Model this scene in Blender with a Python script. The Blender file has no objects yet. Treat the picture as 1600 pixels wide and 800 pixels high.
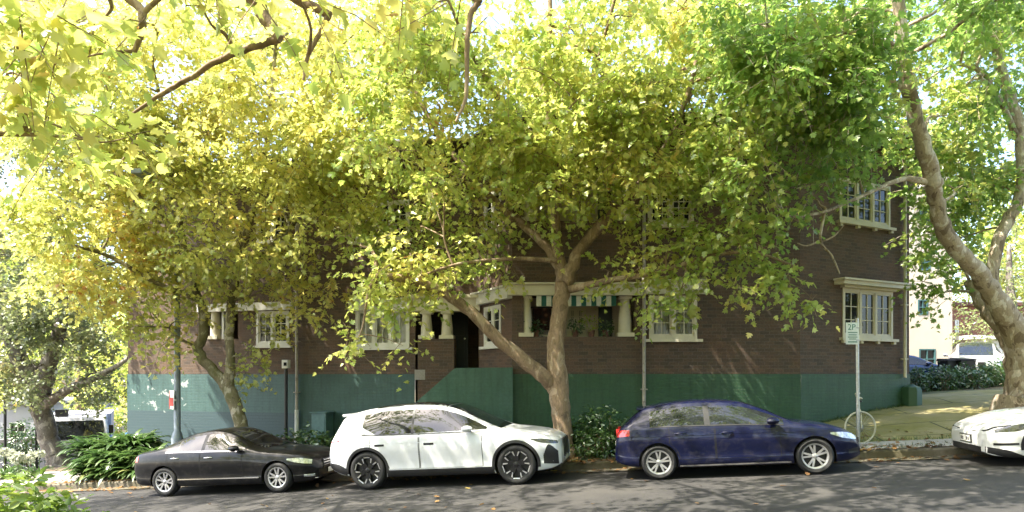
import bpy, bmesh, math, random
import numpy as np
from mathutils import Vector, Matrix
random.seed(7); rng = np.random.default_rng(11)
R = math.radians
scene = bpy.context.scene
COL = scene.collection

# ------------------------------------------------------------------ camera
CAMZ = 2.35; F = 1000.0
cam_d = bpy.data.cameras.new('camera'); cam = bpy.data.objects.new('camera', cam_d); COL.objects.link(cam)
cam.location = (0, 0, CAMZ); cam.rotation_euler = (R(90), 0, 0)
cam_d.sensor_width = 36; cam_d.lens = 36 * F / 1600; cam_d.shift_y = 185 / 1600
cam_d.clip_end = 2000; cam_d.clip_start = 0.05
scene.camera = cam

# ------------------------------------------------------------------ light
SUN_AZ = Vector((-0.95, -0.30, 0)).normalized(); SUN_EL = R(57)
to_sun = Vector((SUN_AZ.x * math.cos(SUN_EL), SUN_AZ.y * math.cos(SUN_EL), math.sin(SUN_EL)))
w = bpy.data.worlds.new('World'); scene.world = w; w.use_nodes = True
nt = w.node_tree; bg = nt.nodes['Background']
sky = nt.nodes.new('ShaderNodeTexSky'); sky.sky_type = 'NISHITA'; sky.sun_disc = False
sky.sun_elevation = SUN_EL; sky.sun_rotation = math.atan2(SUN_AZ.x, SUN_AZ.y)
sky.dust_density = 3.0; sky.air_density = 1.0; sky.ozone_density = 1.0
nt.links.new(sky.outputs[0], bg.inputs[0]); bg.inputs[1].default_value = 0.15
sl = bpy.data.lights.new('sun', 'SUN'); sl.energy = 3.9; sl.angle = R(0.5); sl.color = (1.0, 0.92, 0.78)
sun = bpy.data.objects.new('sun', sl); COL.objects.link(sun)
sun.rotation_euler = to_sun.to_track_quat('Z', 'Y').to_euler(); sun.location = to_sun * 60
scene.view_settings.view_transform = 'Standard'; scene.view_settings.look = 'None'
scene.view_settings.exposure = 2.4; scene.view_settings.gamma = 1
scene.view_settings.use_curve_mapping = False
scene.render.engine = 'CYCLES'
cy = scene.cycles
cy.use_denoising = True
try: cy.denoiser = 'OPENIMAGEDENOISE'; cy.denoising_prefilter = 'ACCURATE'
except Exception: pass
cy.max_bounces = 10; cy.diffuse_bounces = 7; cy.glossy_bounces = 3; cy.transmission_bounces = 4; cy.transparent_max_bounces = 8
cy.caustics_reflective = False; cy.caustics_refractive = False
cy.sample_clamp_indirect = 6.0

# ------------------------------------------------------------------ helpers
def at(px, py, Y):
    return Vector(((px - 800) / F * Y, Y, CAMZ + (585 - py) / F * Y))

def tag(o, label=None, cat=None, group=None, kind=None):
    if label: o['label'] = label
    if cat: o['category'] = cat
    if group: o['group'] = group
    if kind: o['kind'] = kind
    return o

def empty(name, loc, label=None, cat=None, group=None, mat=None):
    o = bpy.data.objects.new(name, None); COL.objects.link(o)
    o.empty_display_size = 0.2
    if mat is not None: o.matrix_basis = mat
    else: o.location = loc
    return tag(o, label, cat, group)

class MB:
    """collects polygons; builds ONE mesh object"""
    def __init__(s): s.v = []; s.f = []; s.m = []; s.uv = []
    def add(s, vs, fs, mi=0, uvs=None):
        k = len(s.v); s.v += [tuple(p) for p in vs]
        for i, f in enumerate(fs):
            s.f.append([k + j for j in f]); s.m.append(mi)
            s.uv.append(uvs[i] if uvs else None)
        return s
    def quad(s, a, b, c, d, mi=0, uv=None): return s.add([a, b, c, d], [(0, 1, 2, 3)], mi, [uv] if uv else None)
    def box(s, c, d, rz=0, mi=0, M=None):
        """c centre, d full sizes"""
        x, y, z = d[0] / 2, d[1] / 2, d[2] / 2
        vs = [Vector(p) for p in [(-x,-y,-z),(x,-y,-z),(x,y,-z),(-x,y,-z),(-x,-y,z),(x,-y,z),(x,y,z),(-x,y,z)]]
        if M is not None: vs = [M @ v for v in vs]
        elif rz:
            r = Matrix.Rotation(rz, 3, 'Z'); vs = [r @ v for v in vs]
        c = Vector(c); vs = [v + c for v in vs]
        return s.add(vs, [(0,3,2,1),(4,5,6,7),(0,1,5,4),(1,2,6,5),(2,3,7,6),(3,0,4,7)], mi)
    def hexa(s, b, t, mi=0):
        """bottom 4 pts (ccw from above), top 4 pts"""
        return s.add(list(b) + list(t), [(0,3,2,1),(4,5,6,7),(0,1,5,4),(1,2,6,5),(2,3,7,6),(3,0,4,7)], mi)
    def tube(s, pts, rad, n=8, mi=0, caps=True):
        pts = [Vector(p) for p in pts]
        if not hasattr(rad, '__len__'): rad = [rad] * len(pts)
        k = len(s.v); prev = None
        for i, p in enumerate(pts):
            t = (pts[min(i + 1, len(pts) - 1)] - pts[max(i - 1, 0)])
            if t.length < 1e-9: t = Vector((0, 0, 1))
            t.normalize()
            if prev is None:
                a = t.orthogonal().normalized()
            else:
                a = (prev - t * prev.dot(t))
                a = a.normalized() if a.length > 1e-6 else t.orthogonal().normalized()
            prev = a; b = t.cross(a)
            for j in range(n):
                an = 2 * math.pi * j / n
                s.v.append(tuple(p + (a * math.cos(an) + b * math.sin(an)) * rad[i]))
        for i in range(len(pts) - 1):
            for j in range(n):
                s.f.append([k + i*n + j, k + i*n + (j+1) % n, k + (i+1)*n + (j+1) % n, k + (i+1)*n + j]); s.m.append(mi); s.uv.append(None)
        if caps:
            s.f.append([k + j for j in range(n)][::-1]); s.m.append(mi); s.uv.append(None)
            s.f.append([k + (len(pts)-1)*n + j for j in range(n)]); s.m.append(mi); s.uv.append(None)
        return s
    def lathe(s, prof, n=24, axis='z', c=(0,0,0), mi=0, closed=False):
        """prof: (r, h) list"""
        k = len(s.v); c = Vector(c); m = len(prof)
        for r, h in prof:
            for j in range(n):
                an = 2 * math.pi * j / n; ca, sa = r * math.cos(an), r * math.sin(an)
                p = Vector((ca, sa, h)) if axis == 'z' else (Vector((ca, h, sa)) if axis == 'y' else Vector((h, ca, sa)))
                s.v.append(tuple(p + c))
        for i in range(m if closed else m - 1):
            for j in range(n):
                i2 = (i + 1) % m
                q = [k + i*n + j, k + i*n + (j+1) % n, k + i2*n + (j+1) % n, k + i2*n + j]
                if axis == 'y': q = q[::-1]
                s.f.append(q); s.m.append(mi); s.uv.append(None)
        return s
    def grid(s, P, mi=0, flip=False):
        """P[i][j] of points"""
        n, m = len(P), len(P[0]); k = len(s.v)
        for row in P: s.v += [tuple(p) for p in row]
        for i in range(n - 1):
            for j in range(m - 1):
                q = [k + i*m + j, k + (i+1)*m + j, k + (i+1)*m + j + 1, k + i*m + j + 1]
                s.f.append(q[::-1] if flip else q); s.m.append(mi); s.uv.append(None)
        return s
    def prism(s, poly, d, mi=0):
        """poly: 3D points, extruded by vector d"""
        n = len(poly); d = Vector(d); poly = [Vector(p) for p in poly]
        vs = poly + [p + d for p in poly]
        fs = [tuple(range(n))[::-1], tuple(range(n, 2*n))] + [(i, (i+1) % n, n + (i+1) % n, n + i) for i in range(n)]
        return s.add(vs, fs, mi)
    def build(s, name, mats, parent=None, smooth=None, origin=None, bevel=0):
        me = bpy.data.meshes.new(name)
        o3 = Vector((0,0,0))
        if parent is not None and origin is None: o3 = Vector(parent.get('_o', (0,0,0)))
        if origin is not None: o3 = Vector(origin)
        me.from_pydata([(v[0]-o3.x, v[1]-o3.y, v[2]-o3.z) for v in s.v], [], s.f)
        if not isinstance(mats, (list, tuple)): mats = [mats]
        for m in mats: me.materials.append(m)
        me.polygons.foreach_set('material_index', s.m)
        if any(u is not None for u in s.uv):
            ul = me.uv_layers.new(name='UVMap')
            for p, u in zip(me.polygons, s.uv):
                if u:
                    for li, c in zip(p.loop_indices, u): ul.data[li].uv = c
        if smooth is not None:
            me.shade_smooth(); me.set_sharp_from_angle(angle=R(smooth))
        me.validate()
        o = bpy.data.objects.new(name, me); COL.objects.link(o)
        if parent is not None: o.parent = parent
        elif origin is not None: o.location = o3
        if bevel:
            bm = bmesh.new(); bm.from_mesh(me)
            bmesh.ops.bevel(bm, geom=bm.edges[:], offset=bevel, segments=2, affect='EDGES', profile=0.6)
            bm.to_mesh(me); bm.free()
        return o

def thing(name, loc, label, cat, group=None):
    """Empty at the thing's base; its parts are built in world coordinates relative to it"""
    o = empty(name, loc, label, cat, group); o['_o'] = tuple(loc); return o
def sub(name, mb, mats, part, root, **k):
    """sub-part: world coordinates, under a part of root"""
    o = mb.build(name, mats, None, origin=None, **k) if False else None
    o = MB.build(mb, name, mats, root, **k); o.parent = part; return o

# ------------------------------------------------------------------ materials
def mat(name):
    m = bpy.data.materials.new(name); m.use_nodes = True
    n = m.node_tree.nodes; p = n['Principled BSDF']
    return m, m.node_tree, p
def L(t, a, b): t.links.new(a, b)
def ramp(t, fac, stops, interp='LINEAR'):
    r = t.nodes.new('ShaderNodeValToRGB'); r.color_ramp.interpolation = interp
    e = r.color_ramp.elements
    while len(e) < len(stops): e.new(0.5)
    for el, (p, c) in zip(e, stops): el.position = p; el.color = (*c, 1)
    if fac is not None: L(t, fac, r.inputs[0])
    return r
def noise(t, scale, detail=4, rough=0.55, vec=None, dist=0):
    n = t.nodes.new('ShaderNodeTexNoise'); n.inputs['Scale'].default_value = scale
    n.inputs['Detail'].default_value = detail; n.inputs['Roughness'].default_value = rough
    n.inputs['Distortion'].default_value = dist
    if vec is not None: L(t, vec, n.inputs['Vector'])
    return n
def coord(t, kind='Object', scale=None):
    c = t.nodes.new('ShaderNodeTexCoord'); o = c.outputs[kind]
    if scale:
        mp = t.nodes.new('ShaderNodeMapping'); mp.inputs['Scale'].default_value = scale
        L(t, o, mp.inputs[0]); o = mp.outputs[0]
    return o
def mixc(t, fac, a, b, mode='MIX'):
    m = t.nodes.new('ShaderNodeMix'); m.data_type = 'RGBA'; m.blend_type = mode
    for inp, v in ((m.inputs[0], fac), (m.inputs[6], a), (m.inputs[7], b)):
        if hasattr(v, 'is_linked'): L(t, v, inp)
        elif isinstance(v, (tuple, list)): inp.default_value = (*v, 1)
        else: inp.default_value = v
    return m.outputs[2]
def bump(t, p, h, strength=0.3, dist=0.01):
    b = t.nodes.new('ShaderNodeBump'); b.inputs['Strength'].default_value = strength; b.inputs['Distance'].default_value = dist
    L(t, h, b.inputs['Height']); L(t, b.outputs[0], p.inputs['Normal'])

def plain(name, col, rough=0.6, metal=0, spec=0.5, var=0.12, scale=6, coat=0, bumps=0, dirt=None):
    m, t, p = mat(name)
    co = coord(t); n = noise(t, scale, 5, 0.6, co)
    lo = tuple(max(0, c * (1 - var)) for c in col); hi = tuple(min(1, c * (1 + var)) for c in col)
    r = ramp(t, n.outputs['Fac'], [(0.3, lo), (0.7, hi)])
    out = r.outputs[0]
    if dirt:
        n2 = noise(t, dirt[1], 6, 0.65, co)
        f = ramp(t, n2.outputs['Fac'], [(dirt[2], (0,0,0)), (dirt[2] + 0.12, (1,1,1))])
        out = mixc(t, f.outputs[0], out, dirt[0])
    L(t, out, p.inputs['Base Color'])
    p.inputs['Roughness'].default_value = rough; p.inputs['Metallic'].default_value = metal
    p.inputs['Specular IOR Level'].default_value = spec
    p.inputs['Coat Weight'].default_value = coat; p.inputs['Coat Roughness'].default_value = 0.03
    if bumps: bump(t, p, noise(t, bumps, 4, 0.6, co).outputs['Fac'], 0.4, 0.005)
    return m

M = {}
def brick_mat(name, c1, c2, c3, mortar, bias=0.0):
    m, t, p = mat(name)
    uv = coord(t, 'UV')
    b = t.nodes.new('ShaderNodeTexBrick'); L(t, uv, b.inputs['Vector'])
    b.inputs['Scale'].default_value = 1.0; b.inputs['Mortar Size'].default_value = 0.006
    b.inputs['Mortar Smooth'].default_value = 0.3; b.inputs['Bias'].default_value = bias
    b.inputs['Brick Width'].default_value = 0.24; b.inputs['Row Height'].default_value = 0.086
    b.inputs['Color1'].default_value = (*c1, 1); b.inputs['Color2'].default_value = (*c2, 1); b.inputs['Mortar'].default_value = (*mortar, 1)
    n = noise(t, 0.9, 6, 0.6, uv)
    f = ramp(t, n.outputs['Fac'], [(0.5, (0,0,0)), (0.72, (1,1,1))])
    c = mixc(t, f.outputs[0], b.outputs['Color'], c3, 'MIX')
    n2 = noise(t, 25, 4, 0.7, uv)
    g = ramp(t, n2.outputs['Fac'], [(0.25, (0.6,0.6,0.6)), (0.75, (1.25,1.2,1.15))])
    c = mixc(t, 1.0, mixc(t, 0.65, b.outputs['Color'], c), g.outputs[0], 'MULTIPLY')
    L(t, c, p.inputs['Base Color']); p.inputs['Roughness'].default_value = 0.85
    inv = t.nodes.new('ShaderNodeMath'); inv.operation = 'SUBTRACT'; inv.inputs[0].default_value = 1; L(t, b.outputs['Fac'], inv.inputs[1])
    bump(t, p, inv.outputs[0], 0.6, 0.008)
    return m
M['brick'] = brick_mat('dark_brick', (0.132, 0.086, 0.060), (0.074, 0.055, 0.043), (0.155, 0.082, 0.050), (0.13, 0.108, 0.088))
M['brick_red'] = brick_mat('red_brick', (0.28, 0.10, 0.06), (0.2, 0.08, 0.055), (0.22, 0.09, 0.06), (0.3, 0.25, 0.2))

def paint_wall(name, col, patch, sun_flecks=None, band=None):
    m, t, p = mat(name); co = coord(t, 'UV')
    n = noise(t, 1.1, 5, 0.6, co); f = ramp(t, n.outputs['Fac'], [(0.42, (0,0,0)), (0.62, (1,1,1))])
    c = mixc(t, f.outputs[0], col, patch)
    n3 = noise(t, 14, 5, 0.7, co); g = ramp(t, n3.outputs['Fac'], [(0.3, (0.8,0.8,0.8)), (0.7, (1.12,1.12,1.1))])
    c = mixc(t, 1.0, c, g.outputs[0], 'MULTIPLY')
    # drips and rain streaks
    st = noise(t, 3.0, 6, 0.65, coord(t, 'UV', (3.0, 0.22, 1))); sf = ramp(t, st.outputs['Fac'], [(0.45, (1,1,1)), (0.72, (0.55,0.58,0.56))])
    c = mixc(t, 0.8, c, sf.outputs[0], 'MULTIPLY')
    if band:
        sx = t.nodes.new('ShaderNodeSeparateXYZ'); L(t, co, sx.inputs[0])
        e = noise(t, 0.5, 2, 0.5, co)
        mt = t.nodes.new('ShaderNodeMath'); mt.operation = 'LESS_THAN'; L(t, sx.outputs['Y'], mt.inputs[0]); mt.inputs[1].default_value = band[0]
        c = mixc(t, mt.outputs[0], c, band[1])
    if sun_flecks:
        # sunlight painted into the colour: pale dapples in one area of the wall (u0,u1,v0,v1)
        fc, u0, u1, v0, v1 = sun_flecks
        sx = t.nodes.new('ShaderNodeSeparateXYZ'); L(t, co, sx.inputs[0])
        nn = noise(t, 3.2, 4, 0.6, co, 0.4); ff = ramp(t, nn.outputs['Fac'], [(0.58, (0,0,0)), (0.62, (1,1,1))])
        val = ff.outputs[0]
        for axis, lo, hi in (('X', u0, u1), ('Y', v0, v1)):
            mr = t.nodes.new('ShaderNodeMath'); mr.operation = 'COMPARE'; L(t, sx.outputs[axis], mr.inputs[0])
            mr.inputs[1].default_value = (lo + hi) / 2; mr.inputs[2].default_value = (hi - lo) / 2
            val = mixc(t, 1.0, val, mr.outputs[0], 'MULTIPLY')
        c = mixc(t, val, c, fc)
    L(t, c, p.inputs['Base Color']); p.inputs['Roughness'].default_value = 0.55
    bb = t.nodes.new('ShaderNodeTexBrick'); L(t, co, bb.inputs['Vector']); bb.inputs['Scale'].default_value = 1
    bb.inputs['Mortar Size'].default_value = 0.006; bb.inputs['Brick Width'].default_value = 0.24; bb.inputs['Row Height'].default_value = 0.086
    inv = t.nodes.new('ShaderNodeMath'); inv.operation = 'SUBTRACT'; inv.inputs[0].default_value = 1; L(t, bb.outputs['Fac'], inv.inputs[1])
    bump(t, p, mixc(t, 0.45, inv.outputs[0], n3.outputs['Fac']), 0.75, 0.010)
    return m
M['green'] = paint_wall('green_wall_paint', (0.028, 0.082, 0.038), (0.040, 0.096, 0.050))
M['teal'] = paint_wall('teal_wall_paint', (0.052, 0.112, 0.106), (0.042, 0.096, 0.092), sun_flecks=((0.34, 0.38, 0.37), 0.15, 2.4, 1.15, 2.2), band=(1.2, (0.035, 0.068, 0.078)))
M['tealdark'] = paint_wall('deep_teal_wall_paint', (0.026, 0.072, 0.060), (0.036, 0.088, 0.074))
M['trim'] = plain('cream_trim_paint', (0.62, 0.57, 0.44), 0.5, var=0.08, scale=3, dirt=((0.38, 0.34, 0.26), 5, 0.62))
M['trimw'] = plain('white_trim_paint', (0.66, 0.65, 0.60), 0.5, var=0.07, scale=3, dirt=((0.42, 0.4, 0.35), 5, 0.64))
M['plaster'] = plain('pink_plaster', (0.58, 0.50, 0.43), 0.85, var=0.1, scale=2)
M['curtain'] = plain('curtain_cloth', (0.55, 0.53, 0.46), 0.9, var=0.1, scale=9)
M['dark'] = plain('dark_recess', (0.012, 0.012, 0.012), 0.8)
M['doorgreen'] = plain('dark_green_door_paint', (0.010, 0.022, 0.018), 0.35)
M['pipe'] = plain('grey_pipe_paint', (0.34, 0.31, 0.27), 0.5, var=0.15, dirt=((0.2, 0.17, 0.14), 8, 0.55))
M['pipew'] = plain('white_pipe_paint', (0.6, 0.6, 0.57), 0.5, var=0.1)
M['tile'] = plain('roof_tiles', (0.12, 0.055, 0.04), 0.8, var=0.3, scale=8, bumps=15)
M['metal'] = plain('galvanised_steel', (0.45, 0.46, 0.46), 0.4, 0.8, var=0.2, scale=20, dirt=((0.3, 0.28, 0.25), 18, 0.58))
M['black'] = plain('black_plastic', (0.012, 0.012, 0.013), 0.45, var=0.2)
M['rubber'] = plain('tyre_rubber', (0.018, 0.018, 0.018), 0.75, var=0.25, scale=18)
M['alloy'] = plain('alloy_silver', (0.55, 0.55, 0.56), 0.28, 0.75, var=0.06)
M['alloyd'] = plain('alloy_dark', (0.03, 0.03, 0.032), 0.3, 0.6, var=0.1)
M['chrome'] = plain('chrome', (0.7, 0.7, 0.72), 0.12, 1.0, var=0.02)
M['seam'] = plain('panel_gap_rubber', (0.008, 0.008, 0.008), 0.9)
M['lampglass'] = plain('headlight_glass', (0.42, 0.44, 0.46), 0.1, 0.6, coat=1.0, var=0.5, scale=22)
M['lampdark'] = plain('smoked_headlight', (0.07, 0.07, 0.075), 0.1, 0.5, coat=1.0, var=0.6, scale=18)
M['lampred'] = plain('red_lamp_lens', (0.42, 0.02, 0.02), 0.12, coat=1.0, var=0.4, scale=16)
M['amber'] = plain('amber_reflector', (0.5, 0.14, 0.03), 0.2, coat=1.0, var=0.2)
M['plate'] = plain('number_plate_white', (0.7, 0.7, 0.66), 0.35, var=0.05)
M['ink'] = plain('plate_ink', (0.03, 0.03, 0.04), 0.5)
def car_paint(name, col, metal=0.0, rough=0.35, coat=0.75):
    m, t, p = mat(name); co = coord(t)
    n = noise(t, 2.0, 4, 0.6, co)
    r = ramp(t, n.outputs['Fac'], [(0.3, tuple(c * 0.94 for c in col)), (0.7, tuple(min(1, c * 1.04) for c in col))])
    d = noise(t, 5, 6, 0.7, co); f = ramp(t, d.outputs['Fac'], [(0.5, (0,0,0)), (0.85, (0.16,0.16,0.16))])
    L(t, mixc(t, f.outputs[0], r.outputs[0], (0.2, 0.18, 0.15)), p.inputs['Base Color'])
    p.inputs['Metallic'].default_value = metal; p.inputs['Roughness'].default_value = rough
    p.inputs['Coat Weight'].default_value = coat; p.inputs['Coat Roughness'].default_value = 0.02; p.inputs['Specular IOR Level'].default_value = 0.15
    return m
M['white_car'] = car_paint('white_car_paint', (0.64, 0.655, 0.68))
M['white_sport'] = car_paint('white_sports_car_paint', (0.66, 0.665, 0.66))
M['black_car'] = car_paint('black_car_paint', (0.004, 0.004, 0.005), 0.0, 0.5, 0.5)
M['blue_car'] = car_paint('navy_car_paint', (0.002, 0.004, 0.026), 0.0, 0.5, 0.6)
M['blue_far'] = car_paint('blue_car_paint', (0.02, 0.05, 0.14), 0.3, 0.3)
M['silver_far'] = car_paint('silver_car_paint', (0.5, 0.5, 0.5), 0.4, 0.3)
def glass_mat(name, col, rough=0.03, spec=0.6):
    m, t, p = mat(name); n = noise(t, 4, 3, 0.5, coord(t))
    r = ramp(t, n.outputs['Fac'], [(0.3, tuple(c * 0.7 for c in col)), (0.7, tuple(c * 1.3 for c in col))])
    L(t, r.outputs[0], p.inputs['Base Color']); p.inputs['Roughness'].default_value = rough; p.inputs['Specular IOR Level'].default_value = spec
    p.inputs['Coat Weight'].default_value = 0.0
    return m
M['carglass'] = glass_mat('tinted_car_glass', (0.012, 0.014, 0.015), 0.03, 0.75)
M['pane'] = glass_mat('window_pane_glass', (0.016, 0.018, 0.018), 0.05, 0.4)
def clear_pane():
    m, t, p = mat('clear_pane_glass')
    tr = t.nodes.new('ShaderNodeBsdfTransparent'); gl = t.nodes.new('ShaderNodeBsdfGlossy'); gl.inputs['Roughness'].default_value = 0.04
    fr = t.nodes.new('ShaderNodeFresnel'); fr.inputs[0].default_value = 1.5
    n = noise(t, 3, 3, 0.5, coord(t)); r = ramp(t, n.outputs['Fac'], [(0.3, (0.75, 0.78, 0.76)), (0.7, (0.88, 0.9, 0.88))]); L(t, r.outputs[0], tr.inputs[0])
    mx = t.nodes.new('ShaderNodeMixShader'); L(t, fr.outputs[0], mx.inputs[0]); L(t, tr.outputs[0], mx.inputs[1]); L(t, gl.outputs[0], mx.inputs[2])
    L(t, mx.outputs[0], t.nodes['Material Output'].inputs[0]); return m
M['paneclear'] = clear_pane()

def bark_mat(name, base, pale, dark, moss=None):
    m, t, p = mat(name); co = coord(t)
    n = noise(t, 4.5, 5, 0.55, coord(t, 'Object', (1, 1, 0.55)), 0.6)
    r = ramp(t, n.outputs['Fac'], [(0.40, dark), (0.425, base), (0.555, base), (0.575, pale)])
    n2 = noise(t, 30, 4, 0.6, coord(t, 'Object', (1, 1, 0.4))); g = ramp(t, n2.outputs['Fac'], [(0.3, (0.72,0.72,0.72)), (0.7, (1.15,1.15,1.15))])
    c = mixc(t, 1.0, r.outputs[0], g.outputs[0], 'MULTIPLY')
    if moss:
        n3 = noise(t, 1.6, 4, 0.6, co); f = ramp(t, n3.outputs['Fac'], [(0.48, (0,0,0)), (0.62, (0.8,0.8,0.8))]); c = mixc(t, f.outputs[0], c, moss)
    L(t, c, p.inputs['Base Color']); p.inputs['Roughness'].default_value = 0.9
    bump(t, p, mixc(t, 0.5, n.outputs['Fac'], n2.outputs['Fac']), 0.7, 0.03)
    return m
M['bark'] = bark_mat('plane_tree_bark', (0.25, 0.175, 0.11), (0.36, 0.275, 0.19), (0.165, 0.115, 0.072))
M['barkmoss'] = bark_mat('mossy_plane_bark', (0.19, 0.16, 0.10), (0.42, 0.38, 0.29), (0.09, 0.075, 0.05), (0.10, 0.095, 0.03))
M['barkpale'] = bark_mat('pale_plane_bark', (0.38, 0.31, 0.23), (0.58, 0.52, 0.43), (0.20, 0.15, 0.105))
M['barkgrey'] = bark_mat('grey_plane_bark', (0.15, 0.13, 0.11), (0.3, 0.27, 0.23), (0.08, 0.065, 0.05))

def leaf_mat(name, stops, trans=0.5, gloss=0.06, tboost=1.55, bigvar=0.5):
    """stops: colour ramp over a random value per leaf, nudged by a patch of noise over the crown"""
    m, t, p = mat(name); t.nodes.remove(p)
    g = t.nodes.new('ShaderNodeNewGeometry')
    n = noise(t, 0.55, 3, 0.6, coord(t)); mr = t.nodes.new('ShaderNodeMapRange'); mr.inputs[1].default_value = 0.35; mr.inputs[2].default_value = 0.65; L(t, n.outputs['Fac'], mr.inputs[0])
    mx = t.nodes.new('ShaderNodeMix'); mx.data_type = 'FLOAT'; mx.inputs[0].default_value = bigvar
    L(t, g.outputs['Random Per Island'], mx.inputs[2]); L(t, mr.outputs[0], mx.inputs[3])
    r = ramp(t, mx.outputs[0], stops)
    hs = t.nodes.new('ShaderNodeHueSaturation'); hs.inputs['Saturation'].default_value = 1.0; hs.inputs['Value'].default_value = tboost; L(t, r.outputs[0], hs.inputs['Color'])
    d = t.nodes.new('ShaderNodeBsdfDiffuse'); L(t, r.outputs[0], d.inputs[0])
    tr = t.nodes.new('ShaderNodeBsdfTranslucent'); L(t, hs.outputs[0], tr.inputs[0])
    gl = t.nodes.new('ShaderNodeBsdfGlossy'); gl.inputs['Roughness'].default_value = 0.35; gl.inputs[0].default_value = (0.8, 0.85, 0.8, 1)
    m1 = t.nodes.new('ShaderNodeMixShader'); m1.inputs[0].default_value = trans; L(t, d.outputs[0], m1.inputs[1]); L(t, tr.outputs[0], m1.inputs[2])
    m2 = t.nodes.new('ShaderNodeMixShader'); m2.inputs[0].default_value = gloss; L(t, m1.outputs[0], m2.inputs[1]); L(t, gl.outputs[0], m2.inputs[2])
    L(t, m2.outputs[0], t.nodes['Material Output'].inputs[0]); return m
M['leaf_y'] = leaf_mat('yellowing_plane_leaf', [(0.0, (0.29, 0.37, 0.10)), (0.3, (0.42, 0.46, 0.125)), (0.6, (0.52, 0.51, 0.14)), (0.88, (0.59, 0.51, 0.15)), (0.97, (0.46, 0.25, 0.06)), (1.0, (0.36, 0.16, 0.05))], 0.54)
M['leaf_m'] = leaf_mat('plane_leaf', [(0.0, (0.18, 0.28, 0.06)), (0.35, (0.34, 0.42, 0.09)), (0.7, (0.48, 0.49, 0.12)), (0.93, (0.56, 0.48, 0.13)), (1.0, (0.38, 0.17, 0.05))], 0.54)
M['leaf_g'] = leaf_mat('green_plane_leaf', [(0.0, (0.13, 0.24, 0.055)), (0.45, (0.23, 0.35, 0.075)), (0.8, (0.38, 0.43, 0.10)), (1.0, (0.47, 0.44, 0.12))], 0.54)
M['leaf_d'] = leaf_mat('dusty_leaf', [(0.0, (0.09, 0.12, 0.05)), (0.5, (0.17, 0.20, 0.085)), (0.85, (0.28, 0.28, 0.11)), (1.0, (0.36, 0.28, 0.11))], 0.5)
M['leaf_s'] = leaf_mat('shrub_leaf', [(0.0, (0.02, 0.05, 0.015)), (0.5, (0.045, 0.10, 0.025)), (0.9, (0.09, 0.16, 0.035)), (1.0, (0.16, 0.2, 0.05))], 0.3, 0.1)
M['leaf_strap'] = leaf_mat('strap_leaf', [(0.0, (0.025, 0.06, 0.016)), (0.5, (0.05, 0.105, 0.024)), (0.9, (0.10, 0.16, 0.04)), (1.0, (0.2, 0.21, 0.07))], 0.35, 0.1)
M['leaf_lime'] = leaf_mat('lime_leaf', [(0.0, (0.07, 0.13, 0.02)), (0.5, (0.14, 0.22, 0.03)), (1.0, (0.25, 0.29, 0.05))], 0.45, 0.08)
M['leaf_pale'] = leaf_mat('pale_feathery_leaf', [(0.0, (0.13, 0.18, 0.06)), (0.6, (0.24, 0.29, 0.10)), (1.0, (0.36, 0.38, 0.15))], 0.5)
M['leaf_dry'] = leaf_mat('dry_leaf', [(0.0, (0.12, 0.06, 0.025)), (0.5, (0.22, 0.12, 0.05)), (0.85, (0.34, 0.22, 0.08)), (1.0, (0.45, 0.36, 0.10))], 0.15)
M['petal'] = leaf_mat('white_petal', [(0.0, (0.40, 0.43, 0.32)), (1.0, (0.55, 0.56, 0.48))], 0.3)
# ------------------------------------------------------------------ terrain: s along the kerb, t away from the camera
TH = R(12.3); DS = Vector((math.cos(TH), -math.sin(TH), 0)); DT = Vector((math.sin(TH), math.cos(TH), 0)); T0 = 14.46 * math.cos(TH)
def st(X, Y): return X * DS.x + Y * DS.y, X * DT.x + Y * DT.y - T0
def xy(s, t): return DS.x * s + DT.x * (t + T0), DS.y * s + DT.y * (t + T0)
def road_z(s):
    if s < -26: return 0.385 - 26 * 0.07 + (s + 26) * 0.02
    if s > 16: return 0.385 + 16 * 0.07 + (s - 16) * 0.02
    return 0.385 + 0.07 * s
def sstep(x, a, b):
    u = min(1, max(0, (x - a) / (b - a))); return u * u * (3 - 2 * u)
def ground_st(s, t):
    z = road_z(s)
    if t >= 0:
        c = 0.05 + 0.04 * sstep(s, -7, 4)
        c *= sstep(s, -24, -14)
        if t > 3: z -= 1.0 * sstep(t, 3.5, 9) * sstep(-s, 13.5, 19)
        return z + 0.13 + c * min(t, 6.2) + (0.02 * math.sin(s * 1.7 + t) * sstep(t, 0.5, 1.5))
    if t <= -8.1: return z + 0.13 + 0.03 * min(-8.1 - t, 6)
    return z
def ground(X, Y): return ground_st(*st(X, Y))
def on(X, Y, dz=0): return Vector((X, Y, ground(X, Y) + dz))
def kerb_at(px, t):
    """world point on the ground at distance t from the kerb, seen at column px"""
    k = (px - 800) / F
    Y = (t + T0) / (k * DT.x + DT.y); X = k * Y
    return Vector((X, Y, ground(X, Y)))

def surface(name, ss, ts, zf, m, uvscale=1, cat=None):
    mb = MB(); P = [[(*xy(s, t), zf(s, t)) for t in ts] for s in ss]
    mb.grid(P)
    o = mb.build(name, m, smooth=40); tag(o, kind='structure'); return o
def frange(a, b, n): return [a + (b - a) * i / n for i in range(n + 1)]

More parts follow.
